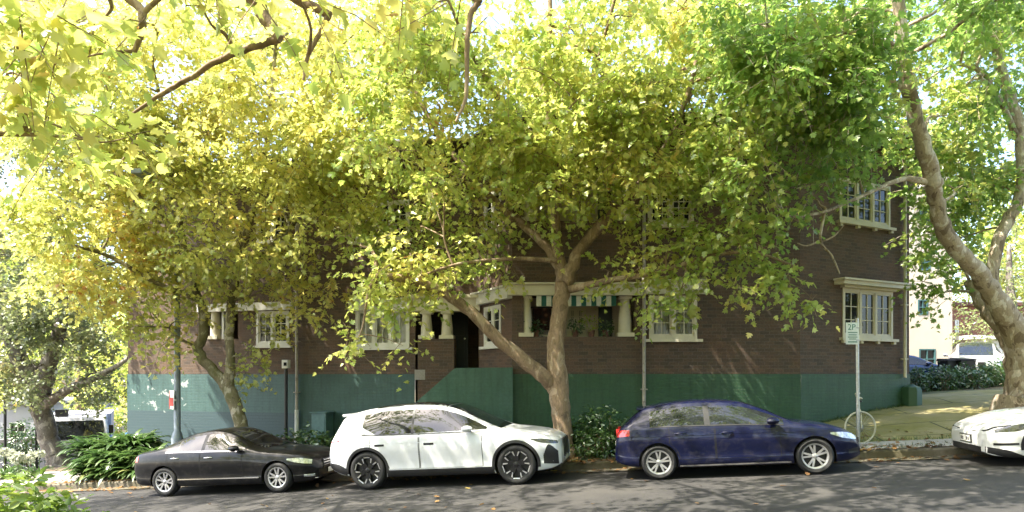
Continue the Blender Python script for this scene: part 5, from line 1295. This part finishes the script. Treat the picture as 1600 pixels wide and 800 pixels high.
# parking sign
b = kerb_at(1341, .30); ps_ = thing('parking_sign', b, 'white parking sign with green lettering on a galvanised pole beside the bicycle', 'street sign')
tp = at(1339, 497, b.y); mb = MB(); mb.tube([b + Vector((0, 0, -.2)), Vector((tp.x, b.y, tp.z))], .034, 12); mb.build('pole', M['metal'], ps_, smooth=50)
sc_ = at(1332, 521, b.y - .05); mb = MB(); mb.box(sc_, (.285, .008, .45), R(4)); pl_ = mb.build('sign_plate', M['signwhite'], ps_, bevel=.0035)
text_mesh('2P', .17, sc_ + Vector((-.02, -.007, .125)), R(4), M['signgreen'], 'sign_lettering', pl_, ps_)
for i, (w_, z_) in enumerate(((.2, .02), (.17, -.03), (.2, -.075), (.15, -.115))):
    mb = MB(); mb.box(sc_ + Vector((0, -.007, z_)), (w_, .003, .016), R(4)); sub('sign_text_line', mb, M['signgreen'], pl_, ps_)
mb = MB(); mb.box(sc_ + Vector((0, -.007, -.175)), (.2, .003, .022), R(4)); sub('sign_arrow', mb, M['signgreen'], pl_, ps_)
mb = MB(); mb.box((tp.x, b.y - .02, sc_.z + .12), (.09, .06, .03)); mb.box((tp.x, b.y - .02, sc_.z - .14), (.09, .06, .03)); mb.build('bracket', M['metal'], ps_)
# bicycle chained to the pole: frame end-on, front wheel turned across
M['bikecream'] = plain('cream_bicycle_paint', (0.55, 0.52, 0.38), 0.4, var=0.12, dirt=((0.3, 0.22, 0.12), 14, 0.6))
c = at(1344, 670, 13.55); c.z = ground(c.x, 13.55) + .345; bk = thing('bicycle', Vector((c.x, c.y, c.z - .345)), 'cream bicycle with its front wheel turned, leaning on the parking sign pole', 'bicycle')
def wheel(c, ax):
    mb = MB(); ax = Vector(ax).normalized(); u = ax.orthogonal().normalized(); v = ax.cross(u)
    ring = [c + (u*math.cos(a) + v*math.sin(a))*.335 for a in np.linspace(0, 2*math.pi, 41)]; mb.tube(ring, .019, 8, caps=False)
    w_ = mb.build('wheel', M['tyrecream'], bk, smooth=60); mb = MB()
    for a in np.linspace(0, 2*math.pi, 25)[:-1]: mb.tube([c + ax*.02*(1 if int(a*10) % 2 else -1), c + (u*math.cos(a) + v*math.sin(a))*.32], .0018, 4)
    mb.tube([c - ax*.05, c + ax*.05], .018, 8); sub('spokes', mb, M['metal'], w_, bk)
M['tyrecream'] = plain('cream_tyre', (0.48, 0.46, 0.36), 0.6, var=0.15)
wheel(c, (.08, -1, 0)); fw = Vector((.50, 1, 0)).normalized()          # frame runs away from the street
rw = c + fw*1.02 + Vector((.0, .0, .05)); wheel(rw, (1, -.50, .05))
hd0 = c + fw*.06 + Vector((-.02, 0, .40)); hd1 = hd0 + Vector((-.01, .0, .16)) - fw*.05; bb_ = c + fw*.58 + Vector((0, 0, -.05)); st1 = c + fw*.72 + Vector((0, 0, .48))
mb = MB(); mb.tube([hd0, hd1], .020, 8); mb.tube([hd0 + Vector((0,0,.03)), bb_], .017, 8); mb.tube([hd1 - Vector((0,0,.03)), st1 - Vector((0,0,.06))], .016, 8); mb.tube([bb_, st1], .016, 8); mb.tube([bb_, rw], .011, 8); mb.tube([st1 - Vector((0,0,.08)), rw], .010, 8); mb.build('frame', M['bikecream'], bk, smooth=60)
mb = MB(); 
for q in (-.045, .045): mb.tube([hd0, hd0 + Vector((q*.6, -q*.5, -.06)), c + Vector((q*.1, -q, 0))], [.014, .013, .009], 8)
mb.build('fork', M['bikecream'], bk, smooth=60)
mb = MB(); h_ = hd1 + Vector((0, 0, .07)); mb.tube([hd1, h_], .012, 8); mb.tube([h_ + Vector((-.10, -.22, .10)), h_ + Vector((-.13, -.12, .09)), h_ + Vector((-.05, -.02, .0)), h_ + Vector((.05, .02, -.0)), h_ + Vector((.13, .12, -.02)), h_ + Vector((.12, .24, -.04))], .018, 8); mb.build('handlebar', M['bikecream'], bk, smooth=60)
mb = MB(); mb.tube([h_ + Vector((-.10, -.22, .10)), h_ + Vector((-.115, -.17, .098))], .02, 8); mb.build('grip', M['bikecream'], bk)
mb = MB(); mb.lathe([(.001, -.03), (.07, -.02), (.075, 0), (.04, .03), (.001, .035)], 12, 'z', st1 + Vector((0, 0, .05))); mb.build('saddle', M['black'], bk, smooth=60)
mb = MB(); mb.tube([bb_ + Vector((-.09, 0, 0)), bb_ + Vector((.09, 0, 0))], .012, 8); mb.lathe([(.001, -.005), (.09, -.005), (.09, .005), (.001, .005)], 20, 'x', bb_ + Vector((.04, 0, 0))); mb.build('crank', M['metal'], bk)
# slim post with a white box, and a utility cabinet by the wall
u = WL.u(458); c = WL.p(u, 0, .35); zt_ = WL.v(458, 575); g0 = ground(c.x, c.y)
pb_ = thing('meter_post', (c.x, c.y, g0), 'slim black post topped by a small white box next to the downpipe', 'post'); mb = MB(); mb.tube([(c.x, c.y, g0 - .1), (c.x, c.y, zt_)], .05, 10); mb.build('post', M['black'], pb_, smooth=50)
mb = MB(); mb.box((c.x, c.y, zt_ + .11), (.2, .14, .25), WL.rz); bx2 = mb.build('meter_box', M['trimw'], pb_, bevel=.012); mb = MB(); mb.box((c.x, c.y - .072, zt_ + .11), (.1, .01, .1), WL.rz); sub('box_window', mb, M['pane'], bx2, pb_)
u = WL.u(514); c = WL.p(u, 0, .34); zt_ = WL.v(514, 644); g0 = ground(c.x, c.y); M['cab'] = plain('teal_cabinet_paint', (0.07, 0.14, 0.14), 0.5, var=.2, dirt=((.14, .17, .16), 6, .6))
cb = thing('utility_cabinet', (c.x, c.y, g0), 'faded teal utility cabinet against the green wall behind the white SUV', 'cabinet'); mb = MB(); mb.box((c.x, c.y, (zt_ + g0)/2), (.46, .42, zt_ - g0), WL.rz); mb.build('cabinet_body', M['cab'], cb, bevel=.012)
mb = MB(); mb.box((c.x, c.y, zt_ + .018), (.54, .5, .03), WL.rz); mb.build('cabinet_lid', M['cab'], cb, bevel=.008)
mb = MB(); q = c + WL.n*.217; mb.box((q.x, q.y, (zt_ + g0)/2), (.38, .012, (zt_ - g0)*.85), WL.rz); dd_ = mb.build('cabinet_door', M['cab'], cb); mb = MB(); q = c + WL.n*.23 + WL.d*.13; mb.box((q.x, q.y, (zt_ + g0)/2), (.02, .02, .1), WL.rz); sub('handle', mb, M['metal'], dd_, cb)

# ------------------------------------------------------------------ on the veranda
rg0 = WM.p(WM.u(836), 0, -.55); q = [WM.p(WM.u(x), WM.v(850, y), -.55) for x, y in ((833, 514), (863, 514), (863, 478), (833, 478))]
rug = thing('hanging_rug', q[0], 'dark patterned rug hanging in the lower veranda left of the trunk', 'rug')
def rug_mat():
    m, t, p = mat('rug_weave'); v = t.nodes.new('ShaderNodeTexVoronoi'); v.inputs['Scale'].default_value = 7; L(t, coord(t), v.inputs['Vector'])
    r = ramp(t, v.outputs['Distance'], [(.15, (.16, .08, .05)), (.4, (.045, .016, .014)), (.7, (.02, .012, .012))]); L(t, r.outputs[0], p.inputs['Base Color']); p.inputs['Roughness'].default_value = 1; return m
M['rug'] = rug_mat(); mb = MB(); n = 24
a_, b_ = q[3] - q[0], q[1] - q[0]
mb.grid([[q[0] + b_*(i/n) + a_*(j/6) + Vector((0, .02*math.sin(i*.9)*(1 - j/8), 0)) for j in range(7)] for i in range(n+1)]); mb.build('cloth', M['rug'], rug, smooth=60)
mb = MB(); mb.tube([q[3] + Vector((-.12, 0, .02)), q[2] + Vector((.12, 0, .02))], .018, 8); mb.build('rail', M['black'], rug)
tb = WM.p(WM.u(846), ver[2] - .68, -.55); bn = thing('veranda_bench', tb, 'pale wooden bench below the hanging rug on the veranda', 'bench')
mb = MB(); mb.box(tb + Vector((0, 0, .73)), (.62, .34, .04)); mb.build('seat', M['trim'], bn)
for sx_ in (-.26, .26):
    for sy_ in (-.13, .13): mb = MB(); mb.box(tb + Vector((sx_, sy_, .355)), (.045, .045, .71)); mb.build('leg', M['trim'], bn)
for px, h_, sc2, lb in ((815, .45, .16, 'bushy potted plant by the left veranda column'), (838, .22, .13, 'low potted plant on the parapet under the rug'), (900, .28, .15, 'potted plant on the parapet just right of the trunk'), (925, .52, .2, 'tall light green potted plant in the middle of the veranda parapet'), (948, .24, .16, 'small potted plant on the parapet near the right column')):
    p_ = WM.p(WM.u(px), ver[2] + .006, -.17); rt = thing('potted_plant', p_, lb, 'potted plant', 'potted plants on the veranda parapet')
    mb = MB(); mb.lathe([(.001, 0), (.07, 0), (.095, .15), (.10, .16), (.085, .165), (.001, .13)], 14, 'z', p_); mb.build('pot', M['tile'], rt, smooth=40)
    A = sprays((p_.x, p_.y, p_.z + .15 + h_*.5), (sc2, sc2*.8, h_*.5), 26, 5, (.06, .11), .5, .1, (.08, .2)); me = leaf_mesh('foliage', A[0] - np.array(p_), A[1], A[2], A[3], M['leaf_m'] if h_ > .5 else M['leaf_s'], LEAFO, LEAFO_F)
    o = bpy.data.objects.new('foliage', me); COL.objects.link(o); o.parent = rt

# ------------------------------------------------------------------ right background: beyond the driveway
def block(name, label, x0, x1, y0, y1, z0, z1, m, wins, roofm=None, cat='building', trimm='trimw'):
    rt = thing(name, ((x0+x1)/2, y0, z0), label, cat); W = Wall((x0, y0), (x1, y0)); mb = MB(); W.face(mb, z0, z1, [w_[:4] for w_ in wins])
    for A, B in (((x1, y0), (x1, y1)), ((x1, y1), (x0, y1)), ((x0, y1), (x0, y0))): Wall(A, B).face(mb, z0, z1)
    mb.build('wall', m, rt)
    mb = MB(); mb.box(((x0+x1)/2, (y0+y1)/2, z1 + .1), (x1-x0+.5, y1-y0+.5, .2)); mb.build('roof', roofm or m, rt)
    for w_ in wins:
        mb = MB(); u0, u1, v0, v1 = w_[:4]; f = .07
        W.bx(mb, u0, u0+f, v0, v1, -.1, .02); W.bx(mb, u1-f, u1, v0, v1, -.1, .02); W.bx(mb, u0+f, u1-f, v1-f, v1, -.1, .016); W.bx(mb, u0+f, u1-f, v0, v0+f, -.1, .016)
        W.bx(mb, (u0+u1)/2-.025, (u0+u1)/2+.025, v0+f, v1-f, -.08, 0); W.bx(mb, u0+f, u1-f, (v0+v1)/2-.025, (v0+v1)/2+.025, -.082, -.002)
        o = mb.build('window', M[w_[4] if len(w_) > 4 else trimm], rt); mb = MB(); mb.quad(W.p(u0, v0, -.06), W.p(u1, v0, -.06), W.p(u1, v1, -.06), W.p(u0, v1, -.06)); sub('pane', mb, M['pane'], o, rt)
    return rt
M['beige'] = plain('beige_render', (0.50, 0.44, 0.35), 0.85, var=.07, scale=1.2, dirt=((.4, .35, .28), 1.5, .6)); M['lilac'] = plain('pale_grey_render', (0.42, 0.42, 0.46), 0.85, var=.1, scale=.8)
M['tealtrim'] = plain('teal_window_trim', (.05, .12, .12), .5)
YB = 34.0; fx = lambda px: (px-800)/F*YB; fz = lambda py: CAMZ + (585-py)/F*YB; xb = fx(1400)
block('beige_building', 'tall beige rendered building with teal framed windows seen right of the brick house', xb, fx(1488), YB, YB+12, 1.2, 13.5, M['beige'],
      [(fx(1436)-xb, fx(1462)-xb, fz(577), fz(545), 'tealtrim'), (fx(1434)-xb, fx(1450)-xb, fz(492), fz(468), 'tealtrim'), (fx(1436)-xb, fx(1454)-xb, fz(422), fz(398), 'tealtrim'), (fx(1437)-xb, fx(1455)-xb, fz(350), fz(326), 'tealtrim')], M['beige'])
YB = 37.0; xb = fx(1488)
block('red_brick_building', 'dark red brick building next to the tall beige one', xb, fx(1640), YB, YB+10, 1.0, fz(478), M['brick_red'], [(fx(1492)-xb, fx(1498)-xb, fz(520), fz(500))], M['tile'])
YB = 33.5; xb = fx(1520)
block('white_porch_house', 'low white porch with pale windows behind the silver car', xb, fx(1575), YB, YB+2.5, 1.4, fz(530), M['trimw'], [(fx(1526)-xb, fx(1538)-xb, fz(560), fz(538)), (fx(1545)-xb, fx(1557)-xb, fz(560), fz(538))], M['trimw'])
def far_car(px, Y, yaw, sp, paint, name, label):
    X = (px-800)/F*Y; z = ground(X, Y) + .004; m = Matrix.Translation((X, Y, z)) @ Matrix.Rotation(yaw, 4, 'Z') @ Matrix.Translation((-sp['wb']/2, 0, 0))
    make_car(name, sp, dict(paint=paint, rim=M['alloy'], mirror=paint), label, 'car', m)
far_car(1412, 27.5, R(-18), HATCH, M['blue_far'], 'parked_hatchback', 'blue car half hidden behind the right corner of the brick house')
far_car(1524, 27.0, R(-125), SUVS, M['silver_far'], 'parked_wagon', 'silver grey car parked behind the dark hedge on the right')
def bin_(px, Y, label):
    p_ = pt(px, Y); rt = thing('rubbish_bin', p_, label, 'bin', 'rubbish bins behind the hedge'); mb = MB(); w0, w1, h_ = .24, .30, .98
    mb.hexa([p_ + Vector(v) for v in ((-w0,-w0,.03),(w0,-w0,.03),(w0,w0,.03),(-w0,w0,.03))], [p_ + Vector(v) for v in ((-w1,-w1-.03,h_),(w1,-w1-.03,h_),(w1,w1,h_),(-w1,w1,h_))]); mb.build('bin_body', M['black'], rt, bevel=.012)
    mb = MB(); mb.hexa([p_ + Vector(v) for v in ((-.33,-.37,h_+.003),(.33,-.37,h_+.003),(.33,.33,h_+.003),(-.33,.33,h_+.003))], [p_ + Vector(v) for v in ((-.3,-.33,h_+.06),(.3,-.33,h_+.06),(.3,.3,h_+.11),(-.3,.3,h_+.11))]); mb.build('lid', M['seam'], rt, bevel=.01)
    for q in (-.24, .24): mb = MB(); mb.lathe([(.001,-.03),(.1,-.03),(.1,.03),(.001,.03)], 16, 'x', p_ + Vector((q, .27, .1))); mb.build('wheel', M['rubber'], rt)
bin_(1484, 25.2, 'black rubbish bin standing left of the silver car'); bin_(1504, 25.0, 'black rubbish bin standing in front of the silver car')
t = Tree(pt(1590, 29)); b = t.base; t.limb([b, b + Vector((0,0,1.5)), b + Vector((-.3,0,3.5)), b + Vector((-.4,0,6))], [.3,.22,.18,.08], 10)
for i, (px, py, d, r_, n) in enumerate([(1560,440,0,44,60),(1590,400,.5,50,60),(1600,470,-.5,50,60),(1530,490,-.6,34,44),(1570,510,-.4,36,44),(1540,420,.3,30,30),(1620,430,0,50,50),(1510,520,-.8,20,16),(1590,340,.5,40,40),(1520,450,0,20,18)]): t.pxclump(px, py, 29+d, r_, r_*.7, n, size=(.10,.20), per=8)
t.build('feathery_tree', 'pale feathery tree in sunlight behind the silver car', 'tree', None, M['barkgrey'], M['leaf_pale'], LEAFO, LEAFO_F)

# ------------------------------------------------------------------ left background: lower street corner
YB = 46.0; xb = fx(-120)
block('pale_building', 'pale grey building with a low roof far off at the left edge', xb, fx(58), YB, YB+9, -4, fz(632), M['lilac'], [(fx(-40)-xb, fx(-10)-xb, fz(690), fz(660)), (fx(15)-xb, fx(40)-xb, fz(690), fz(660))], M['lilac'])
wl = thing('garden_wall', at(10, 740, 27), 'grey rendered wall along the lower street behind the corner tree', 'wall'); W_ = Wall((at(-140, 0, 25).x, 25.5), (at(70, 0, 29).x, 29)); mb = MB(); W_.bx(mb, 0, W_.len, -3.5, W_.v(10, 690), -.2, 0); mb.build('wall', M['lilac'], wl); mb = MB(); W_.bx(mb, -.05, W_.len+.05, W_.v(10, 690)+.002, W_.v(10, 690)+.1, -.25, .05); mb.build('coping', M['path'], wl)
for px, Y, y1, lb in ((8, 23, 560, 'dark slim pole at the far left edge'), (57, 24, 600, 'dark slim pole just left of the corner tree')):
    p_ = pt(px, Y); rt = thing('slim_pole', p_, lb, 'pole'); mb = MB(); mb.tube([p_ - Vector((0,0,.2)), Vector((p_.x, p_.y, at(px, y1, Y).z))], .045, 10); mb.build('pole', M['black'], rt); mb = MB(); mb.lathe([(.10, 0), (.10, .25), (.05, .3)], 10, 'z', p_); mb.build('pole_base', M['black'], rt)
def van(px, Y, yaw, label):
    X = (px-800)/F*Y; p_ = Vector((X, Y, ground(X, Y))); rt = empty('delivery_truck', (0,0,0), label, 'truck', None, Matrix.Translation(p_) @ Matrix.Rotation(yaw, 4, 'Z')); rt['_o'] = (0,0,0)
    # local: front faces -y
    mb = MB(); mb.hexa([(-.98,-.0,.42),(.98,-.0,.42),(.98,1.7,.42),(-.98,1.7,.42)], [(-1.0,-.02,1.25),(1.0,-.02,1.25),(1.0,1.7,1.25),(-1.0,1.7,1.25)]); mb.hexa([(-1.0,-.02,1.252),(1.0,-.02,1.252),(1.0,1.7,1.252),(-1.0,1.7,1.252)], [(-.9,.42,2.12),(.9,.42,2.12),(.92,1.7,2.12),(-.92,1.7,2.12)]); mb.build('cab', M['white_car'], rt, bevel=.04)
    mb = MB(); mb.hexa([(-.9,-.035,1.30),(.9,-.035,1.30),(.9,0,1.28),(-.9,0,1.28)], [(-.82,.33,1.98),(.82,.33,1.98),(.82,.37,1.97),(-.82,.37,1.97)]); mb.build('windscreen', M['carglass'], rt)
    mb = MB()
    for z_ in (.66, .80, .94): mb.box((0, -.03, z_), (1.1, .03, .07))
    mb.build('grille', M['black'], rt); mb = MB(); mb.box((0, -.05, .48), (2.0, .16, .22)); mb.build('bumper', M['polegrey'], rt, bevel=.02)
    for q in (-.78, .78):
        mb = MB(); mb.box((q, -.03, .80), (.26, .03, .2)); mb.build('headlight', M['lampglass'], rt, bevel=.01)
        mb = MB(); mb.box((q*1.42, .15, 1.62), (.16, .08, .34)); mb.tube([(q*1.42, .15, 1.5), (q*1.2, .2, 1.35)], .015, 6); mb.build('mirror', M['black'], rt)
        for y_ in (.85, 4.0): mb = MB(); mb.lathe([(.001,-.11),(.36,-.11),(.38,-.07),(.38,.07),(.36,.11),(.001,.11)], 24, 'x', (q*1.12, y_, .38)); mb.build('wheel', M['rubber'], rt, smooth=40)
    mb = MB(); mb.box((0, 3.35, 1.42), (2.1, 3.2, 1.5)); mb.build('cargo_box', M['lilac'], rt, bevel=.02)
    mb = MB(); mb.box((-.55, .95, 2.27), (.42, .4, .28)); mb.build('roof_box', M['black'], rt, bevel=.02)
van(120, 24.5, R(30), 'white truck seen from the front between the corner tree and the strap leaf bush')
def skip_bin(px, Y, label):
    p_ = pt(px, Y); rt = thing('skip_bin', p_, label, 'skip bin'); M['tarp'] = plain('blue_tarp', (.05, .22, .50), .5, var=.2, scale=3)
    mb = MB(); mb.hexa([p_ + Vector(v) for v in ((-.9,-.8,.1),(.9,-.8,.1),(.9,.8,.1),(-.9,.8,.1))], [p_ + Vector(v) for v in ((-1.5,-.9,1.45),(1.5,-.9,1.45),(1.5,.9,1.45),(-1.5,.9,1.45))]); mb.build('bin_body', M['tarp'], rt, bevel=.02)
    mb = MB(); mb.grid([[p_ + Vector((-1.55 + 3.1*i/12, -.95 + 1.9*j/6, 1.47 + .14*math.sin(i*.8)*math.sin(j) + .12)) for j in range(7)] for i in range(13)]); mb.build('tarp', M['tarp'], rt, smooth=60)
    mb = MB(); 
    for x_ in (-1.0, 0, 1.0): mb.box(p_ + Vector((x_, -.93, .8)), (.08, .06, 1.2))
    mb.build('rib', M['tarp'], rt)
skip_bin(184, 26, 'blue skip bin at the left end of the brick house')
# banks of trees far beyond, left and right of the house
def far_tree(x, y, sc, label, k):
    copy_tree(first, (x, y, ground(x, y) - .2), k, sc*.6, label).__setitem__('group', 'trees beyond the house')
for i, (x, y, sc, lb) in enumerate([(-36, 44, 1.5, 'tall tree beyond the lower street at the far left edge'), (-27, 40, 1.15, 'round tree beyond the white truck'), (-21, 36, .8, 'small bright tree behind the blue skip bin'), (-46, 60, 2.0, 'largest tree on the skyline at the far left'), (30, 46, 1.8, 'tall tree behind the white porch at the right'), (38, 40, 1.8, 'tall tree at the far right edge'), (-30, 62, 1.6, 'distant tree between the left skyline trees')]): far_tree(x, y, sc, lb, i*1.3)
leafy('lime_shrub', 'sunlit yellow green shrub between the white truck and the brick house', 'shrub', [(pt(px, Y), 1.2, .9, h) for px, Y, h in ((150, 34, 3.0), (185, 33, 3.4), (120, 35, 2.8))], M['leaf_lime'], (.14, .22), 120)
leafy('dark_shrub', 'dark rounded shrub against the grey wall left of the corner tree', 'shrub', [(pt(px, 24), .7, .6, h) for px, h in ((30, 2.1), (48, 2.2))], M['leaf_s'], (.10, .16), 110)

# ------------------------------------------------------------------ leaf litter
n = 3200; g = np.random.default_rng(3); P = []
for i in range(n):
    k = g.random()
    if k < .62: s_, t_ = g.uniform(-16, 10), g.normal(-.12, .28)
    elif k < .94: s_, t_ = g.uniform(-16, 9), g.uniform(0.1, 2.0)
    else: s_, t_ = g.uniform(-18, 12), g.uniform(-7.5, 0)
    z = ground_st(s_, t_) if t_ > 0 else road_z(s_) - .03*abs((t_+4.1)/4)**2
    if -.17 < t_ <= .02: z = road_z(s_) + .142
    P.append((*xy(s_, t_), z + .012 + .012*g.random()))
P = np.array(P); N = unit(np.array([0, 0, 1.0]) + g.normal(size=(n, 3))*.22); D = unit(g.normal(size=(n, 3))*np.array([1, 1, .1]))
me = leaf_mesh('fallen_leaves', P, N, D, g.uniform(.05, .12, n), M['leaf_dry'], droop=-.1); o = bpy.data.objects.new('fallen_leaves', me); COL.objects.link(o); tag(o, 'dry brown and yellow leaves lying along the kerb and road', 'fallen leaves', kind='stuff')
# grass tufts and weeds along the kerb and the foot of the wall
n = 5200; P = []; 
for i in range(n):
    k = g.random()
    if k < .5: s_, t_ = g.uniform(-14, 16), abs(g.normal(.05, .16)) + .03
    elif k < .8: s_, t_ = g.uniform(3, 12), .76 + abs(g.normal(0, .12))
    else:
        u = g.uniform(.2, WR.len); q = WR.p(u, 0, .06 + abs(g.normal(0, .06))); s_, t_ = st(q.x, q.y)
    if 7.5 < s_ < 14 and t_ < .5 and g.random() < .7: continue
    P.append((*xy(s_, t_), ground_st(s_, t_) - .005))
P = np.array(P); n = len(P); D = unit(g.normal(size=(n, 3))*.5 + np.array([0, 0, 1.0])); N = unit(np.cross(D, g.normal(size=(n, 3))))
GR = np.array([[0,0,0],[1,0,0],[.3,.05,0],[.3,-.05,0]]); me = leaf_mesh('verge_grass', P, N, D, g.uniform(.04, .13, n), M['leaf_strap'], GR, [[0, 2, 1, 3]], droop=.3)
o = bpy.data.objects.new('verge_grass', me); COL.objects.link(o); tag(o, 'short grass tufts along the kerb and the foot of the wall', 'grass', kind='stuff')
for o in bpy.data.objects:
    if '_o' in o: del o['_o']
